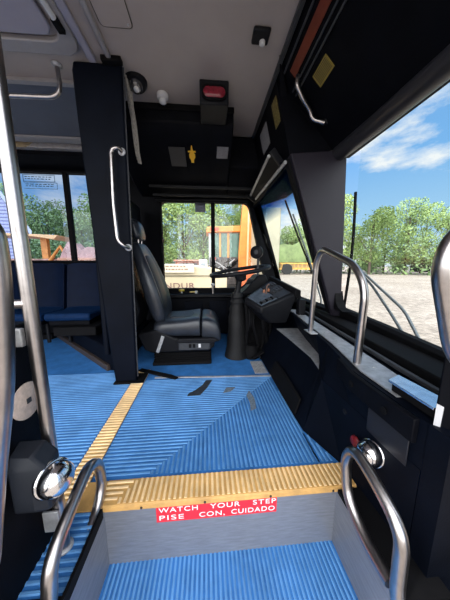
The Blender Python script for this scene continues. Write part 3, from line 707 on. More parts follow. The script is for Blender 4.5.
# dash fan
fn = empty('dash_fan', (.50, 2.15, .80), 'round black dashboard fan on a short post by the driver window', 'fan')
ax = Vector((-.55,-.8,.05)).normalized(); fc = Vector((.475,2.08,1.02))
MB().lathe([(.03,-.04),(.055,-.03),(.062,-.01),(.062,.012),(.056,.016)], fc, ax).build('cage', M_plast, fn, smooth=True)
MB().lathe([(.02,.016),(.02,.024),(0,.028)], fc, ax).build('badge', M_greyplast, fn, smooth=True)
u_ = ax.cross(Vector((0,0,1))).normalized(); w_ = ax.cross(u_)
mb = MB()
for rr in (.032,.044,.056): mb.tube([fc+ax*.018+(u_*math.cos(a)+w_*math.sin(a))*rr for a in [2*PI*i/24 for i in range(24)]], .0018, 6, closed=True)
mb.build('grille', M_rubber, fn, smooth=True)
MB().tube([(.50,2.12,.80),(.495,2.10,.96)], .012, 10).build('post', M_greyplast, fn, smooth=True)

# driver's seat, facing +x
ds = empty('driver_seat', (-.25, 2.12, 0), 'black leather driver seat with headrest and air suspension base', 'driver seat')
SYc = 2.13; hw = .235
MB().box(-.50, .03, SYc-.26, SYc+.24, .002, .03).build('base_plate', M_rubber, ds, bevel=.006)
mb = MB(); rings = []
for i in range(9):
    z = .03 + i*.0115; q = 0 if i % 2 else .018
    rings.append([(-.47-q,SYc-.23-q,z),(.01+q,SYc-.23-q,z),(.01+q,SYc+.21+q,z),(-.47-q,SYc+.21+q,z)])
mb.loft(rings); mb.build('suspension_bellows', M_rubber, ds)
MB().prism([(-.62,.30),(-.56,.15),(-.50,.125),(.0,.125),(.06,.17),(.06,.22),(-.30,.26),(-.45,.34)], 'y', SYc-.26, SYc+.24).build('seat_housing', M_plast, ds, bevel=.015)
MB().box(-.26,.02,SYc-.285,SYc-.262,.15,.235).build('control_panel', M_greyplast, ds, bevel=.008)
for i, xx in enumerate((-.17,-.135,-.085)):
    MB().box(xx,xx+.022,SYc-.292,SYc-.286,.175,.21).build('rocker_switch', M_rubber if i < 2 else M_label, ds, bevel=.002)
MB().prism([(-.28,.225),(-.26,.262),(.05,.262),(.10,.235),(.03,.215)], 'y', SYc-.30, SYc-.262).build('side_lever', M_plast, ds, bevel=.008)
MB().obox((-.42,SYc-.275,.21), (.03,.012,.16), (0,R(20),0)).build('lever', M_alu, ds, bevel=.004)
def cushion(secs_, name, mtl, sub=2):
    mb = MB(); mb.loft(secs_); return mb.build(name, mtl, ds, subsurf=sub)
def ring_x(x, y0, y1, z0, z1, b=.03):
    return [(x,y0,z0+b),(x,y0+b,z0),(x,(y0+y1)/2,z0),(x,y1-b,z0),(x,y1,z0+b),(x,y1,z1-b),(x,y1-b*1.3,z1+.008),(x,(y0+y1)/2,z1-.012),(x,y0+b*1.3,z1+.008),(x,y0,z1-b)]
y0, y1 = SYc-.26, SYc+.25
cushion([ring_x(-.50,y0+.05,y1-.05,.30,.36), ring_x(-.47,y0,y1,.265,.40), ring_x(-.40,y0,y1,.26,.41), ring_x(-.22,y0,y1,.255,.415), ring_x(-.10,y0,y1,.25,.435), ring_x(-.07,y0,y1,.25,.435), ring_x(-.065,y0+.01,y1-.01,.25,.415)], 'seat_cushion', M_leather)
cushion([ring_x(-.062,y0+.01,y1-.01,.24,.415), ring_x(-.05,y0,y1,.235,.43), ring_x(.02,y0,y1,.22,.43), ring_x(.085,y0,y1,.20,.395), ring_x(.115,y0+.01,y1-.01,.20,.33), ring_x(.12,y0+.03,y1-.03,.215,.27)], 'thigh_bolster', M_leather)
MB().prism(rrect(-.36,-.08,SYc-.14,SYc+.13,.04,4), 'z', .395, .424).build('seat_insert', M_leather2, ds, bevel=.01)
# backrest: leaning back (top towards -x)
def back_ring(t, th, y0_, y1_, b=.035):
    cx = -.425 - .215*t + .02*math.sin(t*PI); z = .38 + .72*t
    dx = .97; dz = .22
    def P(a, y): return (cx + a*dx, y, z + a*dz)
    return [P(-th,y0_+b),P(-th,(y0_+y1_)/2),P(-th,y1_-b),P(-th*.4,y1_),P(th*.5,y1_),P(th*1.15,y1_-b),P(th*.7,y1_-b*2.2),P(th*.55,(y0_+y1_)/2),P(th*.7,y0_+b*2.2),P(th*1.15,y0_+b),P(th*.5,y0_),P(-th*.4,y0_)]
mb = MB(); mb.loft([back_ring(0,.03,y0+.06,y1-.06), back_ring(.03,.055,y0+.02,y1-.02), back_ring(.2,.075,y0+.01,y1-.01), back_ring(.45,.07,y0-.01,y1+.01), back_ring(.7,.06,y0+.02,y1-.02), back_ring(.9,.05,y0+.07,y1-.07), back_ring(.98,.04,y0+.10,y1-.10), back_ring(1.0,.02,y0+.13,y1-.13)])
mb.build('backrest', M_leather, ds, subsurf=2)
def bins(t): 
    cx = -.425 - .215*t + .02*math.sin(t*PI); z = .38 + .72*t; return cx + .97*.052, z + .22*.052
mb = MB(); rows = []
for i in range(8):
    t = .12 + .72*i/7; x_, z_ = bins(t); hwid = .14 - .03*t; bb = .0 if i not in (0,7) else -.012
    rows.append([(x_-.03+bb, SYc-hwid, z_), (x_+.004+bb, SYc-hwid, z_), (x_+.010+bb, SYc, z_), (x_+.004+bb, SYc+hwid, z_), (x_-.03+bb, SYc+hwid, z_)])
mb.loft(rows); mb.build('backrest_insert', M_leather2, ds, subsurf=1)
mb = MB()
rings = []
for z, sx, sy in ((1.125,.02,.09),(1.135,.04,.115),(1.17,.052,.125),(1.25,.052,.125),(1.29,.042,.115),(1.305,.02,.09)):
    cx = -.615 - (z-1.12)*.2
    rings.append([(cx+sx*math.cos(a), SYc-.005+sy*math.copysign(abs(math.sin(a))**.6, math.sin(a)), z) for a in [2*PI*i/14 for i in range(14)]])
mb.loft(rings); mb.build('headrest', M_leather, ds, subsurf=1)
for yy in (-.05,.05): MB().tube([(-.622,SYc+yy,1.06),(-.618,SYc+yy,1.14)], .007, 8).build('headrest_post', M_chrome, ds, smooth=True)
MB().prism([(-.66,.32),(-.60,.50),(-.70,.95),(-.76,1.0),(-.72,.60),(-.70,.34)], 'y', SYc-.20, SYc+.20).build('back_shell', M_plast, ds, bevel=.02)

# sunshade rods
sv = empty('sunshade_rods', (.55, 2.2, 1.75), 'pair of silver sunshade rods with end brackets above the raked windshield', 'sunshade')
MB().tube([(.52,2.70,1.70),(.485,1.78,1.725)], .013, 12).build('rod', M_alu, sv, smooth=True)
MB().tube([(.575,2.62,1.655),(.56,1.62,1.615)], .013, 12).build('rod', M_alu, sv, smooth=True)
MB().obox((.525,2.66,1.69), (.13,.03,.06), (0,R(35),0)).build('end_bracket', M_plast, sv, bevel=.005)
MB().obox((.525,1.70,1.68), (.13,.02,.05), (0,R(50),0)).build('end_bracket', M_plast, sv, bevel=.005)
mb = MB(); mb.add([(.515,2.68,1.70),(.57,2.60,1.66),(.555,1.66,1.625),(.485,1.80,1.72)],[(0,1,2,3)]); mb.add([(.515,2.68,1.705),(.57,2.60,1.665),(.555,1.66,1.630),(.485,1.80,1.725)],[(3,2,1,0)])
mb.build('rolled_shade', M_rubber, sv)

# ================================================================== BARRIER PANEL behind the driver
bp_ = empty('partition', (-.63, 1.65, 0), 'tall black barrier panel behind the driver seat, wider at the top', 'barrier')
mb = MB(); mb.prism([(-.713,.012),(-.735,.30),(-.775,1.0),(-.805,1.8),(-.812,2.08),(-.80,2.13),(-.51,2.13),(-.515,1.8),(-.53,1.0),(-.551,.012)], 'y', 1.60, 1.645)
mb.build('panel', M_navy, bp_, bevel=.012)
MB().box(-.80,-.76,1.646,2.70,.21,1.55).build('rear_screen', M_navy, bp_, bevel=.01)
MB().box(-.72,-.50,1.575,1.73,.001,.016).build('foot_plate', M_rubber, bp_, bevel=.004)
MB().tube([(-.507,1.615,2.12),(-.513,1.612,1.8),(-.527,1.612,1.0),(-.546,1.612,.05)], .005, 6).build('edge_piping', M_greyplast, bp_, smooth=True)
o = MB().box(-.62,-.50,1.555,1.598,2.11,2.139).build('ceiling_bracket', M_rubber, bevel=.006); tag(o, 'small black bracket block on the ceiling at the top of the barrier', 'bracket')
g = empty('barrier_grab_handle', (-.57, 1.57, 1.3), 'vertical brushed steel grab handle on the black barrier panel', 'grab handle')
MB().tube(fillet([(-.545,1.598,1.63),(-.545,1.54,1.63),(-.59,1.54,1.615),(-.60,1.54,1.3),(-.592,1.54,1.06),(-.545,1.54,1.02),(-.54,1.598,1.02)], .035), .0125).build('bar', M_chrome, g, smooth=True)
for z in (1.63,1.02): MB().lathe([(.024,0),(.024,.005),(.014,.012)], (-.545,1.5995,z), (0,-1,0)).build('flange', M_alu, g, smooth=True)
# hanging strap cloth
mb = MB(); rows = []
for i in range(13):
    t = i/12; yc = 1.735 + .15*t; z = 2.11 - .40*t; wd = .06*(1-.55*t)
    row = []
    for j in range(9):
        q = j/8*2-1; row.append((-.515 + .012*math.sin(j*2.1+i*.25), yc + q*wd, z - .02*q))
    for j in range(8,-1,-1):
        q = j/8*2-1; row.append((-.522 + .012*math.sin(j*2.1+i*.25), yc + q*wd, z - .02*q))
    rows.append(row)
mb.loft(rows); o = mb.build('hanging_cloth', M_cloth, smooth=True); tag(o, 'narrow pleated grey cloth hanging from the ceiling behind the barrier', 'cloth')
# ================================================================== PASSENGER SEATS
def pseat(x0, x1, label):
    e = empty('passenger_seat', ((x0+x1)/2, 2.35, 0), label, 'seat', 'blue passenger seats under the side window')
    cx = (x0+x1)/2; hw_ = (x1-x0)/2 - .01
    mb = MB(); rows = []
    for i in range(8):
        t = i/7; z = .40 + .525*t; yb = 2.60 + .10*t; row = []
        for j in range(9):
            q = j/8*2-1; row.append((cx + q*hw_, yb - .035*abs(q)**3, z - .02*abs(q)**4*(t>.9)))
        for j in range(8,-1,-1):
            q = j/8*2-1; row.append((cx + q*hw_, yb + .03, z - .02*abs(q)**4*(t>.9)))
        rows.append(row)
    mb.loft(rows); mb.build('backrest', M_seat, e, smooth=True, bevel=.006)
    MB().prism([(2.22,.345),(2.20,.385),(2.22,.425),(2.50,.405),(2.62,.43),(2.62,.36)], 'x', cx-hw_, cx+hw_).build('seat', M_seatb, e, bevel=.015)
    MB().box(cx-hw_+.02, cx+hw_-.02, 2.24, 2.60, .30, .343).build('frame', M_black, e, bevel=.005)
    for s_ in (-1,1): MB().tube([(cx+s_*.12,2.42,.062),(cx+s_*.12,2.42,.31)], .018, 10).build('leg', M_plast, e, smooth=True)
    return e
pseat(-1.62, -1.17, 'blue moulded passenger seat closest to the black barrier panel')
pseat(-2.08, -1.63, 'blue moulded passenger seat directly beyond the tall steel pole')
pseat(-2.54, -2.09, 'blue moulded passenger seat farthest left, mostly hidden by the door handles')
o = MB(); o.box(-1.50,-1.10,2.15,2.55,.21,.30); tag(o.build('heater_unit', M_rubber, bevel=.01), 'dark boxy heater under the blue seat beside the barrier', 'heater')

# ================================================================== DOORWAY
# right jamb
j = MB(); j.prism([(.632,.50),(.66,.47),(.80,.40),(1.0,.42),(1.0,.50)], 'z', -.6, 1.70); struct(j.build('wall_door_jamb', M_black, bevel=.006))
j = MB(); j.prism([(.60,.30),(.615,.33),(.68,.33),(.68,.27),(.61,.27)], 'z', -.6, 1.70); struct(j.build('wall_door_post', M_black, bevel=.004))
o = MB().box(.6285,.6315,.502,.53,.40,.475); o.v = [(v[0]-.002,v[1]-.0,v[2]) for v in o.v]
o = MB().add([(.6325,.4975,.435),(.642,.488,.425),(.643,.487,.515),(.6325,.4975,.52),(.630,.495,.435),(.6395,.4855,.425),(.6405,.4845,.515),(.630,.495,.52)], [(0,1,2,3),(7,6,5,4),(0,4,5,1),(1,5,6,2),(2,6,7,3),(3,7,4,0)]).build('paper_label', M_label)
tag(o, 'small torn white paper label stuck on the black door post', 'label')
# folding door leaves (edge-on, folded against the sides of the doorway)
def leaf(name, x, hx, ysgn):
    e = bpy.data.objects.new(name, None); COL.objects.link(e); e.location = (x, .12, -.5); struct(e)
    return e
dl = leaf('door_2', .66, .66, 1)
mb = MB()
for (y0_,y1_,z0_,z1_) in ((-.20,-.14,-.55,2.05),(.14,.20,-.55,2.05),(-.14,.14,-.55,-.47),(-.14,.14,1.97,2.05),(-.14,.14,.62,.68)): mb.box(.70,.735,y0_,y1_,z0_,z1_)
mb.build('leaf_frame', M_black, dl, bevel=.004)
MB().box(.715,.72,-.14,.14,-.47,1.97).build('pane', G_tint, dl)
MB().tube(fillet([(.70,.17,1.02),(.55,.26,1.0),(.43,.345,.965),(.402,.345,.90),(.47,.345,.70),(.62,.27,.66),(.70,.18,.66)], .07), .0165).build('handle', M_chrome, dl, smooth=True)
dl = leaf('door_1', -.56, -.56, 1)
mb = MB(); mb.box(-.585,-.528,.24,.675,-.58,.735); mb.box(-.585,-.548,.20,.24,-.58,2.05)
mb.build('leaf_frame', M_black, dl, bevel=.004)
MB().prism([(-.528,.30),(-.513,.31),(-.513,.42),(-.528,.43)], 'z', -.55, .70).build('edge_seal', mat('satin_navy_seal',(.02,.024,.034),.35), dl, bevel=.003)
MB().tube(fillet([(-.54,.335,1.02),(-.42,.35,1.00),(-.311,.352,.965),(-.310,.352,.90),(-.329,.352,.72),(-.369,.352,.55),(-.42,.352,.30),(-.54,.34,.26)], .08), .0155).build('handle', M_chrome, dl, smooth=True)
# round disc, wedge box, small plate on the left leaf
d = empty('door_disc', (-.53,.55,.5), 'pale pinkish round disc with a centre screw on the black left door panel', 'disc')
MB().lathe([(.052,0),(.052,.004),(.048,.006)], (-.5275,.618,.512), (1,0,0)).build('plate', M_disc, d, smooth=True)
MB().box(-.5215,-.519,.611,.625,.505,.519).build('screw', M_greyplast, d)
bx_ = MB().loft([[(xi,y_,z0),(-.425+dx,y_,z0),(-.425+dx,y_,z1),(-.455+dx,y_,z1+.035),(xi,y_,z1+.035)] for y_,dx,z0,z1,xi in ((.50,-.025,.27,.36,-.50),(.52,0,.25,.38,-.51),(.575,0,.25,.385,-.527))]).build('wedge_box', mat('satin_charcoal',(.014,.017,.024),.5,spec=.25,noise=.2), bevel=.006)
tag(bx_, 'charcoal wedge-shaped control box beside the pole above the left dome lamp', 'control box')
# vertical stanchion
st = empty('stanchion', (-.465,.605,0), 'tall vertical steel pole from floor to ceiling at the left of the doorway', 'pole')
MB().tube([(-.468,.60,.004),(-.468,.605,2.138)], .0165, 16).build('pole', M_chrome, st, smooth=True)
MB().lathe([(.024,0),(.024,.005),(.018,.01)], (-.468,.60,.0035)).build('floor_flange', M_alu, st, smooth=True)
MB().tube([(-.468,.60,.80),(-.56,.57,.80)], .0125, 12).build('side_arm', M_chrome, st, smooth=True)
MB().box(-.54,-.488,.585,.60,.685,.735).build('bracket', mat('scratched_clear_plate',(.30,.30,.30),.4,.4,noise=.5), st, bevel=.003)
MB().box(-.50,-.455,.575,.582,.10,.17).build('bracket', M_alu, st, bevel=.002)
# step rails
def rail(name, pts, r_, label, flo):
    e = empty(name, flo, label, 'grab rail'); MB().tube(fillet(pts, .055), r_).build('bar', M_chrome, e, smooth=True); return e
rail('step_rail', [(.555,.30,-.25),(.50,.41,.0),(.50,.418,.205),(.50,.51,.25),(.50,.618,.272),(.50,.655,.20),(.50,.628,.068),(.50,.53,.02),(.50,.43,.022)], .0178,
     'bent polished steel loop rail on the right of the steps, beside the red reflector', (.52,.4,-.1))
rail('step_rail', [(-.46,.38,-.25),(-.42,.465,.02),(-.42,.48,.13),(-.42,.57,.17),(-.42,.68,.212),(-.42,.745,.165),(-.42,.757,.06),(-.42,.715,-.0),(-.42,.60,-.03),(-.42,.49,-.06)], .0185,
     'bent steel loop rail on the left of the steps, in front of the yellow strip', (-.45,.4,-.1))
# chrome dome lamps on both sides
def dome(loc, axis, r_, label):
    e = empty('dome_lamp', loc, label, 'lamp')
    MB().lathe([(r_*1.06,0),(r_*1.08,r_*.14),(r_*1.03,r_*.22),(r_*.98,r_*.24)], loc, axis, 36).build('bezel', M_chrome2, e, smooth=True)
    MB().lathe([(r_*.98,r_*.2),(r_*1.0,r_*.45),(r_*.93,r_*.75),(r_*.78,r_*1.0),(r_*.55,r_*1.18),(r_*.28,r_*1.27),(0,r_*1.3)], loc, axis, 36).build('dome', M_chrome2, e, smooth=True)
dome((-.425,.535,.335), (1,-.45,.15), .043, 'large shiny chrome dome lamp beside the pole on the left')
dome((.606,.655,.210), (-1,-.25,.2), .044, 'chrome dome lamp on the navy wall behind the right step rail')

# WATCH YOUR STEP sign
sg = empty('step_sign', (.03,.72,-.08), 'red sign with white bilingual step warning lettering on the metal riser', 'sign')
MB().box(-.208, .268, .7108, .7128, -.090, -.018).build('plate', M_red, sg)
for zz, words in ((-.0365, (('WATCH',-.122,.150),('YOUR',.059,.118),('STEP',.217,.094))), (-.0715, (('PISE',-.151,.094),('CON,',.007,.100),('CUIDADO',.172,.176)))):
    for wd, xc, wid in words: text_mesh('word', wd, .031, M_white, sg, mtx(Vector((xc,.7103,zz)), (1,0,0), (0,0,1)), .0004, spacing=1.15, width=wid)
for k, xx in enumerate((-.26, -.02, .24, .5)):
    o = MB().lathe([(.005,0),(.004,.003)], (xx,.7055,-.007), (0,-1,0), seg=10).build('strip_screw', M_brown)
    tag(o, 'tiny dark screw in the front lip of the yellow step edge', 'screw', 'screws in the yellow step edge')

# ================================================================== WIPERS outside the windshield
def wiper(label, blade, arms, r_=.007):
    e = empty('windshield_wiper', arms[0][-1], label, 'wiper')
    MB().tube(blade, r_*1.5, 8).build('blade', M_rubber, e, smooth=True)
    for a in arms: MB().tube(fillet(a, .05), .008, 8).build('arm', mat('grey_wiper_arm',(.16,.18,.20),.4,.3), e, smooth=True)
    MB().lathe([(.02,0),(.02,.03),(.01,.04)], arms[0][-1], (1,0,.2)).build('pivot', M_plast, e, smooth=True)
wiper('black windshield wiper parked upright outside the clear pane nearest the door', [(1.13,1.66,1.445),(1.125,1.632,1.15),(1.12,1.625,.923),(1.12,1.66,.55)],
      [[(1.12,1.613,.923),(1.13,1.386,.785),(1.12,1.12,.643),(1.09,.95,.475)], [(1.12,1.60,.90),(1.13,1.40,.765),(1.12,1.20,.60),(1.09,1.03,.47)]])
wiper('slim black wiper outside the raked driver windshield pane', [(.74,2.10,1.50),(.86,2.05,1.17),(1.03,1.95,.72)],
      [[(.79,2.02,1.36),(.93,1.98,1.0),(1.08,1.95,.58),(1.08,1.95,.50)]], .006)

# ================================================================== OUTSIDE THINGS
M_leaf = [mat('leaf_fresh', (.34,.46,.15), .6, noise=.4, nscale=.6), mat('leaf_mid', (.24,.36,.13), .6, noise=.4, nscale=.6), mat('leaf_deep', (.17,.26,.11), .6, noise=.4, nscale=.6)]
M_bark = mat('bark', (.12,.09,.07), .9, noise=.4)
def tree_proto(seed, h, w_, n, lm, ls, open_=1.0):
    rnd = random.Random(seed)
    mb = MB(); lobes = []
    for i in range(16):
        a = rnd.uniform(0,2*PI); rr = rnd.uniform(0,.75)*w_; z = rnd.uniform(.22,.9)*h
        rr *= (1.15 - abs(z/h-.5)); lobes.append((Vector((rr*math.cos(a), rr*math.sin(a), z)), rnd.uniform(.28,.5)*w_))
    for i in range(n):
        c, r_ = rnd.choice(lobes)
        d_ = Vector((rnd.gauss(0,1), rnd.gauss(0,1), rnd.gauss(0,1))).normalized() * r_ * rnd.uniform(.35,1)**.5
        p = c + d_; p.z = max(p.z, .1)
        u = Vector((rnd.gauss(0,1), rnd.gauss(0,1), rnd.gauss(0,1))).normalized(); v = u.orthogonal().normalized()
        s_ = ls*rnd.uniform(.6,1.3)
        mb.add([p+u*s_, p+v*s_*.7, p-u*s_, p-v*s_*.7], [(0,1,2,3)], rnd.choice((0,0,1)))
    me_crown = mb
    t = MB(); t.tube([(0,0,0),(.1,0,h*.4),(0,.1,h*.8)], w_*.055, 8, r2=w_*.015)
    for c, r_ in lobes[:12]: t.tube([(0.05,0,max(.15*h, c.z*.5)), tuple(c)], w_*.018, 6, r2=w_*.005)
    return me_crown, t
def make_tree(nm, seed, h, w_, n, mats_, ls, label, cat, group, x, y):
    cr_, tr_ = tree_proto(seed, h, w_, n, 0, ls)
    e = empty(nm, (0,0,0), label, cat, group)
    cr_.build('crown', mats_, e); tr_.build('trunk', M_bark, e, smooth=True)
    e.location = (x, y, GZ)
    return e
rt = random.Random(3)
kinds = [('fresh', [M_leaf[0], M_leaf[1]], 'tall bright green leafy tree in the wood line beyond the gravel lot'),
         ('mid', [M_leaf[1], M_leaf[0]], 'rounded mid-green tree in the wood line beyond the gravel lot'),
         ('deep', [M_leaf[1], M_leaf[2]], 'darker green tree in the wood line beyond the gravel lot')]
protos = [make_tree('leafy_tree', 11+i, (17,15,14)[i], (5.6,5.8,5.4)[i], 4200, k_[1], .21, k_[2], 'tree', k_[0]+' trees in the wood line', 0, 0) for i, k_ in enumerate(kinds)]
used = [False]*3
def put_tree(i, az, dist, sc_=1.0):
    a = R(az); loc = (dist*math.sin(a), dist*math.cos(a), GZ)
    o = protos[i] if not used[i] else copy_tree(protos[i]); used[i] = True
    o.location = loc; s_ = sc_*rt.uniform(.9,1.12); o.scale = (s_, s_, s_*rt.uniform(.92,1.08)); o.rotation_euler = (0,0,rt.uniform(0,6.28))
az = -50
while az < 62:
    dist = 50 + rt.uniform(-2,6)
    if az < -25: dist = 62 + rt.uniform(-3,4)
    if -20 < az < 14: dist = 40 + rt.uniform(-2,3)
    sz = (1.0 if az < 12 else .72) if az < 24 else .78
    if az > 48: sz = .66
    sz = .84 if -20 < az < 12 else sz
    put_tree(rt.choice((0,1,2)) if az < -25 else rt.choice((0,0,1)), az, dist, sz)
    if rt.random() < .8: put_tree(rt.choice((0,1)), az+2.5, dist+9, sz*1.05)
    az += rt.uniform(4.6,6.2)
bush = make_tree('round_bush', 77, 4.6, 3.6, 4200, [M_leaf[1], mat('leaf_grey_green',(.17,.26,.13),.6)], .22, 'big rounded grey-green bush at the edge of the gravel lot', 'bush', None, 39, 50)
b2 = make_tree('low_bush', 78, 3.2, 3.0, 2600, [mat('leaf_pale',(.26,.34,.20),.6), M_leaf[1]], .2, 'low pale bush beside the open shed at the lot edge', 'bush', None, 46, 49)
# undergrowth filling the foot of the wood line
hg = MB(); rh = random.Random(5)
for i in range(14000):
    a = R(rh.uniform(-52,64)); dd = (44 if -20 < math.degrees(a) < 14 else 49) + rh.uniform(0,6); z = GZ + rh.uniform(0,1)**.9*6.5
    p = Vector((dd*math.sin(a), dd*math.cos(a), z)); u = Vector((rh.gauss(0,1), rh.gauss(0,1), rh.gauss(0,1))).normalized(); v = u.orthogonal().normalized(); s_ = rh.uniform(.16,.34)
    hg.add([p+u*s_, p+v*s_*.7, p-u*s_, p-v*s_*.7], [(0,1,2,3)], rh.choice((0,1)))
tag(hg.build('undergrowth', [M_leaf[1], M_leaf[2]]), 'tangled green undergrowth along the foot of the wood line', 'undergrowth', kind='stuff')
# rocks
for k, (x, y_, s_) in enumerate(((44.5,53.5,.8),(46,53.8,.6),(47.4,53.4,.5))):
    o = MB().lathe([(s_*.9,0),(s_,s_*.3),(s_*.7,s_*.8),(s_*.2,s_)], (x,y_,GZ), seg=9).build('pale_rock', mat('pale_rock',(.45,.42,.40),.9,noise=.4,nscale=2))
    tag(o, 'pale rock lying at the lot edge right of the big bush', 'rock', 'pale rocks at the lot edge')
# open shed
sh = empty('open_shed', (56,50,GZ), 'low open-fronted grey shed at the far edge of the gravel lot', 'shed')
M_sheet = mat('grey_sheet_metal',(.42,.45,.46),.6,noise=.2,nscale=1); M_dk = mat('shed_interior',(.03,.03,.035),.9)
def shb(x0,x1,y0_,y1_,z0,z1,nm,m_):   # local frame rotated
    rz = Matrix.Rotation(R(-46),3,'Z'); c = Vector((54.5,49,GZ)); mb = MB().box(x0,x1,y0_,y1_,z0,z1); mb.v = [tuple(c + rz @ Vector(v)) for v in mb.v]; return mb.build(nm, m_, sh)
shb(-4.0,8.0,2.5,2.7,0,2.9,'back_wall',M_dk); shb(-4.2,8.2,-1.0,2.8,2.9,3.15,'roof',M_sheet)
for xx in (-4.0,0.0,8.0): shb(xx-.12,xx+.12,-.9,-.7,0,2.9,'post',M_sheet)
shb(.1,2.6,-.85,-.75,0.2,2.9,'panel',M_sheet); shb(3.0,6.5,.2,1.6,0,1.2,'stored_box',mat('stored_goods',(.2,.2,.22),.8)); shb(-2.1,-1.5,-.3,.2,0,1.3,'stored_drum',mat('red_drum',(.5,.08,.03),.6))

# yellow truck with green tarp seen through the raked pane
yt = empty('tarp_truck', (16,40,GZ), 'orange-yellow flatbed truck carrying a green tarpaulin load across the lot', 'truck')
M_yt = mat('truck_orange_yellow',(.75,.42,.10),.5,noise=.3,nscale=1.5); M_tarp = mat('green_tarp',(.17,.23,.085),.7,noise=.6,nscale=.6); M_tyre = mat('tyre',(.02,.02,.02),.8)
for (x0,x1,z0,z1) in ((13.4,24,.9,1.25),(13.4,24,1.9,2.15)): MB().box(x0,x1,39,41.5,GZ+z0,GZ+z1).build('bed_rail', M_yt, yt)
MB().box(13.5,24,39.2,41.3,GZ+1.2,GZ+1.95).build('bed_side', mat('bed_brown_panel',(.35,.24,.12),.7), yt)  # bed side in a darker brown than the rails
for i in range(14): MB().box(13.6+i*.76,13.7+i*.76,38.93,39.0,GZ+.9,GZ+2.15).build('stake', M_yt, yt)
for xx in (14.6,22): MB().lathe([(.95,0),(1.0,.05),(1.0,.4),(.95,.45)], (xx,38.8,GZ+1.0), (0,1,0)).build('wheel', M_tyre, yt, smooth=True)
mb = MB(); rows = []
for x, zt, yy in ((12.6,2.4,.6),(12.9,5.2,1.0),(14,5.6,1.2),(16,5.3,1.25),(18,6.6,1.25),(20.5,7.2,1.2),(22.5,6.0,1.1),(24,3.2,.7)):
    rows.append([(x,40.2-yy,GZ+2.16),(x,40.2-yy*1.02,GZ+2.16+(zt-2.1)*.6),(x,40.2-yy*.5,GZ+zt),(x,40.2+yy*.5,GZ+zt),(x,40.2+yy*1.02,GZ+2.16+(zt-2.1)*.6),(x,40.2+yy,GZ+2.16)])
mb.loft(rows); mb.build('tarpaulin', M_tarp, yt, bevel=.1)
# cream box body close by, seen through the left part of the raked pane
cb = empty('cream_box_trailer', (2.4,8.5,GZ), 'tall plain cream box trailer end filling the left of the driver windshield pane', 'trailer')
M_cream = mat('cream_paint',(.40,.37,.27),.5,noise=.12,nscale=1.5)
MB().box(2.12,2.70,8.0,12,GZ+.35,2.95).build('box_body', M_cream, cb, bevel=.05)
for yy in (8.8,11): MB().lathe([(.34,0),(.36,.04),(.36,.9)], (2.13,yy,GZ+.36), (1,0,0)).build('wheel', M_tyre, cb, smooth=True)

# cream truck below driver's window
ct = empty('cream_truck', (-1.3,6.5,GZ), 'cream truck body with brown lettering parked outside the driver window', 'truck')
M_cr2 = mat('truck_cream',(.72,.60,.40),.45,noise=.08,nscale=1)
mb = MB().prism([(-3.2,GZ+.5),(.55,GZ+.5),(.55,.60),(.42,.74),(.1,.84),(-.4,.90),(-3.2,.93)], 'y', 6.0, 8.0); mb.build('body', M_cr2, ct, bevel=.04)
MB().box(-3.2,-.35,5.93,5.97,.70,.93).build('sign_board', mat('pale_sign_board',(.80,.72,.58),.5), ct)
MB().box(-3.2,.2,5.975,5.99,.60,.615).build('body_line', M_brown, ct)
M_let = mat('brown_letters',(.22,.10,.10),.6)
text_mesh('lettering', 'INDUR', .22, M_let, ct, mtx(Vector((-.80,5.985,.33)), (1,0,0), (0,0,1)), .003, sx=1.25, spacing=1.1)
for zz, n_ in ((.87,9),(.79,9)):
    mb = MB(); x = -1.25; q = random.Random(int(zz*100))
    while x < -.55: l = q.uniform(.03,.10); mb.box(x,x+l,5.92,5.928,zz-.02,zz+.014); x += l+.03
    mb.build('small_lettering', mat('brown_small_print',(.38,.22,.14),.6), ct)
for xx in (-2.4,.0): MB().lathe([(.42,0),(.45,.05),(.45,.25)], (xx,5.95,GZ+.45), (0,1,0)).build('wheel', M_tyre, ct, smooth=True)
# rusty cab and white crate behind
rc = empty('rusty_pickup', (-.9,10,GZ), 'rusty red pickup cab with dark window behind the cream truck', 'pickup')
MB().box(-1.35,-.12,9.4,11,GZ+.4,1.05).build('cab', mat('rust_red',(.36,.13,.09),.7,noise=.4,nscale=4), rc, bevel=.06)
MB().box(-1.15,-.42,9.37,9.39,.72,.98).build('window', mat('dark_window',(.05,.05,.06),.2), rc)
MB().box(-1.40,-.10,9.35,11,1.05,1.12).build('roof', mat('rust_roof',(.45,.22,.16),.7), rc, bevel=.02)
for xx in (-1.0,-.4): MB().lathe([(.33,0),(.35,.04),(.35,.25)], (xx,9.35,GZ+.35), (0,1,0)).build('wheel', M_tyre, rc, smooth=True)
wc = empty('white_cab', (-.2,8.8,GZ), 'white boxy vehicle end between the cream truck and the orange excavator', 'vehicle')
MB().box(-.32,.02,8.8,10,GZ+.3,1.12).build('body', mat('dirty_white',(.70,.68,.68),.5,noise=.2,nscale=3), wc, bevel=.04)
MB().box(-.24,-.06,8.78,8.80,.75,.98).build('window', mat('pale_window',(.25,.28,.32),.2), wc)
MB().lathe([(.33,0),(.35,.04),(.35,.25)], (-.15,8.85,GZ+.35), (0,1,0)).build('wheel', M_tyre, wc, smooth=True)

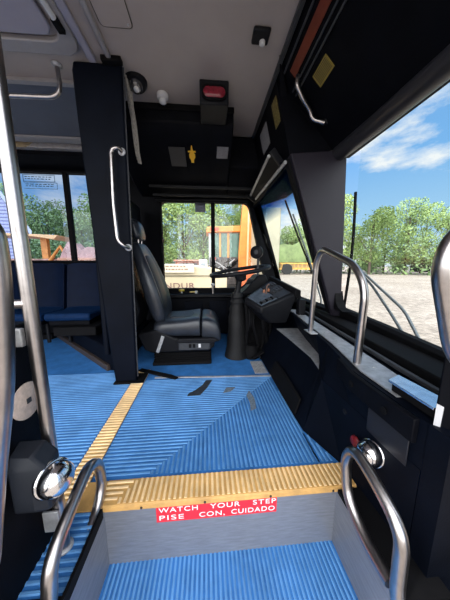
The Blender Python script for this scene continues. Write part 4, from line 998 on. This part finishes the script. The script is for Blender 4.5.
# orange excavator
ex = empty('orange_excavator', (1.2,11,GZ), 'orange excavator with glazed cab and upright boom outside the driver window', 'excavator')
M_ex = mat('excavator_orange',(.78,.27,.05),.5,noise=.25,nscale=3); M_exg = mat('excavator_glass',(.10,.22,.17),.15,noise=.6,nscale=1.5); M_exd = mat('engine_grime',(.10,.09,.09),.7,noise=.7,nscale=6)
EY = 11.0
for x in (.10,1.02,1.72): MB().box(x,x+.10,EY,EY+.1,.8,2.45).build('cab_post', mat('cab_post_grey',(.40,.42,.45),.5) if x < 1 else M_ex, ex, bevel=.01)
MB().prism([(-.02,2.45),(.02,2.72),(1.7,2.80),(1.9,2.50)], 'y', EY-.15, EY+1.4).build('cab_roof', M_ex, ex, bevel=.05)
MB().box(.18,.60,EY-.165,EY-.15,2.52,2.70).build('roof_lamp', mat('red_lamp',(.65,.05,.02),.4), ex)
MB().box(.20,1.02,EY+.02,EY+.05,1.3,2.45).build('cab_glass', M_exg, ex); MB().box(1.12,1.72,EY+.02,EY+.05,1.3,2.45).build('cab_glass', M_exg, ex)
MB().box(.62,.70,EY-.02,EY+.01,1.3,2.45).build('cab_post', M_ex, ex)
MB().box(.1,1.82,EY,EY+1.3,-.1,1.3).build('engine_bay', M_exd, ex, bevel=.03)
for i in range(9):
    q = random.Random(i); p = [(q.uniform(.2,1.7),EY-.04,q.uniform(.2,1.25)) for _ in range(3)]
    MB().tube(p, .03, 6).build('hose', mat('hose_grey',(.4,.4,.42),.5) if i % 2 else M_rubber, ex, smooth=True)
MB().lathe([(.09,0),(.09,.03)], (.35,EY-.03,1.22), (0,-1,0)).build('lamp', mat('red_lamp',(.65,.05,.02),.4), ex)
MB().prism([(1.55,-.2),(1.55,1.5),(1.72,3.9),(2.2,3.9),(2.12,1.5),(2.15,-.2)], 'y', EY-.5, EY-.15).build('boom', M_ex, ex, bevel=.03)
MB().prism([(1.90,.4),(1.95,3.9),(2.02,3.9),(1.98,.4)], 'y', EY-.53, EY-.50).build('boom_edge', mat('boom_light_edge',(.85,.50,.30),.5), ex)
MB().tube([(2.28,EY-.6,.9),(2.30,EY-.6,3.0)], .09, 10).build('hydraulic_pipe', mat('white_pipe',(.7,.72,.74),.4), ex, smooth=True)
MB().prism([(-.55,-.3),(-.55,.35),(-.3,.75),(.05,.95),(.1,-.3)], 'y', EY-.3, EY+1.0).build('counterweight', M_ex, ex, bevel=.05)
MB().box(1.5,2.5,EY-1.2,EY-.4,-.1,.75).build('bucket', mat('bucket_red_orange',(.75,.18,.07),.5), ex, bevel=.06)
MB().prism(rrect(-.4,2.4,GZ+.0,-.1,.35,5), 'y', EY-.3, EY+.2).build('track', M_tyre, ex)
MB().prism(rrect(-.4,2.4,GZ+.0,-.1,.35,5), 'y', EY+1.1, EY+1.6).build('track', M_tyre, ex)

# left window: purple house, orange loader, red scrap, cars
ho = empty('purple_house', (-19.5,20.5,GZ), 'lilac clapboard house gable at the left edge of the side window', 'house')
M_sid = bpy.data.materials.new('lilac_clapboard'); M_sid.use_nodes = True; t = M_sid.node_tree; b_ = t.nodes['Principled BSDF']
tc = N(t,'ShaderNodeTexCoord'); wv = N(t,'ShaderNodeTexWave', Scale=1.1); wv.bands_direction = 'Z'; L(t, tc.outputs['Object'], wv.inputs['Vector'])
r_ = ramp(t, [(.1,(.16,.15,.27)),(.3,(.36,.35,.52)),(1,(.42,.41,.60))]); L(t, wv.outputs['Fac'], r_.inputs[0]); L(t, r_.outputs[0], b_.inputs['Base Color'])
hf = [(-23.6,GZ),(-15.4,GZ),(-15.4,3.9),(-19.5,10.4),(-23.6,3.9)]
MB().loft([[(x,20.5,z) for x,z in hf], [(x-7.4,30,z) for x,z in hf]]).build('walls', M_sid, ho)
for a, b in (((-15.0,3.3),(-19.5,10.45)), ((-24.0,3.3),(-19.5,10.45))):
    MB().loft([[(x-(y-20.5)*.78,y,z) for x,z in (a,b,(b[0],b[1]+.45),(a[0]+.05,a[1]+.45))] for y in (20.1,30.4)]).build('roof_slope', mat('white_roof_edge',(.5,.5,.56),.6), ho)
MB().box(-19,-17.8,20.44,20.5,.6,2.4).build('window', mat('house_window',(.05,.06,.08),.2), ho)
ld = empty('orange_loader', (-13,17,GZ), 'small orange loader with a thin canopy roof beyond the side window', 'loader')
for x in (-14.5,-11.9): MB().box(x,x+.16 if x < -14 else x+.42,17,17.3,.2,2.95).build('canopy_post', M_ex if x > -13 else M_brown, ld)
MB().prism([(-14.9,2.9),(-14.8,3.1),(-10.3,2.95),(-10.6,2.65),(-12,2.85)], 'y', 16.4, 18.2).build('canopy', mat('faded_orange',(.75,.42,.20),.5), ld, bevel=.03)
MB().box(-14.2,-10.2,16.8,18.6,-.5,1.35).build('body', mat('loader_body_pink',(.55,.28,.20),.6,noise=.6,nscale=2), ld, bevel=.08)
MB().tube([(-11.2,16.7,1.2),(-10.4,16.7,2.2),(-9.8,16.7,1.0)], .12, 8).build('loader_arm', M_ex, ld, smooth=True)
for xx in (-13.4,-10.4): MB().lathe([(.5,0),(.55,.05),(.55,.4)], (xx,16.5,GZ+.55), (0,1,0)).build('wheel', M_tyre, ld, smooth=True)
def scrap(x, yb, w_, h_, col, label, seed):
    q = random.Random(seed); e = empty('scrap_machine', (x,yb,GZ), label, 'machine')
    MB().box(x-w_/2,x+w_/2,yb,yb+1.6,GZ+.3,GZ+2.25).build('body', col, e, bevel=.08)
    pts = [(x-w_/2,GZ+2.2)]
    for i in range(6): pts.append((x-w_/2+w_*(i+.5)/6, GZ+2.3+h_*q.uniform(.2,1)))
    pts.append((x+w_/2,GZ+2.2)); MB().prism(pts, 'y', yb+.3, yb+1.2).build('jagged_top', mat('pink_rust',(.55,.30,.26),.7,noise=.4,nscale=3), e, bevel=.03)
    for xx in (x-w_*.3, x+w_*.3): MB().lathe([(.4,0),(.45,.05),(.45,.3)], (xx,yb-.15,GZ+.45), (0,1,0)).build('wheel', M_tyre, e, smooth=True)
scrap(-9.0,16.0,2.6,1.2,mat('rust_orange',(.60,.25,.14),.6,noise=.6,nscale=2),'jumble of orange rusty machinery right of the loader canopy',1)
scrap(-6.2,17.5,1.7,.5,mat('faded_red',(.55,.32,.28),.6,noise=.4,nscale=2),'faded red machine by the edge of the barrier panel',2)
cr_ = empty('parked_car', (-15.5,20,GZ), 'pale parked car beneath the loader canopy', 'car')
mb = MB().prism([(-17.8,GZ+.3),(-17.8,.2),(-17,.35),(-16.4,.95),(-14.2,.95),(-13.4,.35),(-12.6,.2),(-12.6,GZ+.3)], 'y', 19.5, 21.2); mb.build('body', mat('pale_car',(.50,.50,.55),.3), cr_, bevel=.08)
MB().prism([(-16.9,.38),(-16.3,.86),(-14.3,.86),(-13.6,.38)], 'y', 19.46, 19.5).build('side_windows', mat('dark_window',(.05,.05,.06),.2), cr_)
for xx in (-16.8,-13.6): MB().lathe([(.33,0),(.35,.04),(.35,.25)], (xx,19.4,GZ+.35), (0,1,0)).build('wheel', M_tyre, cr_, smooth=True)
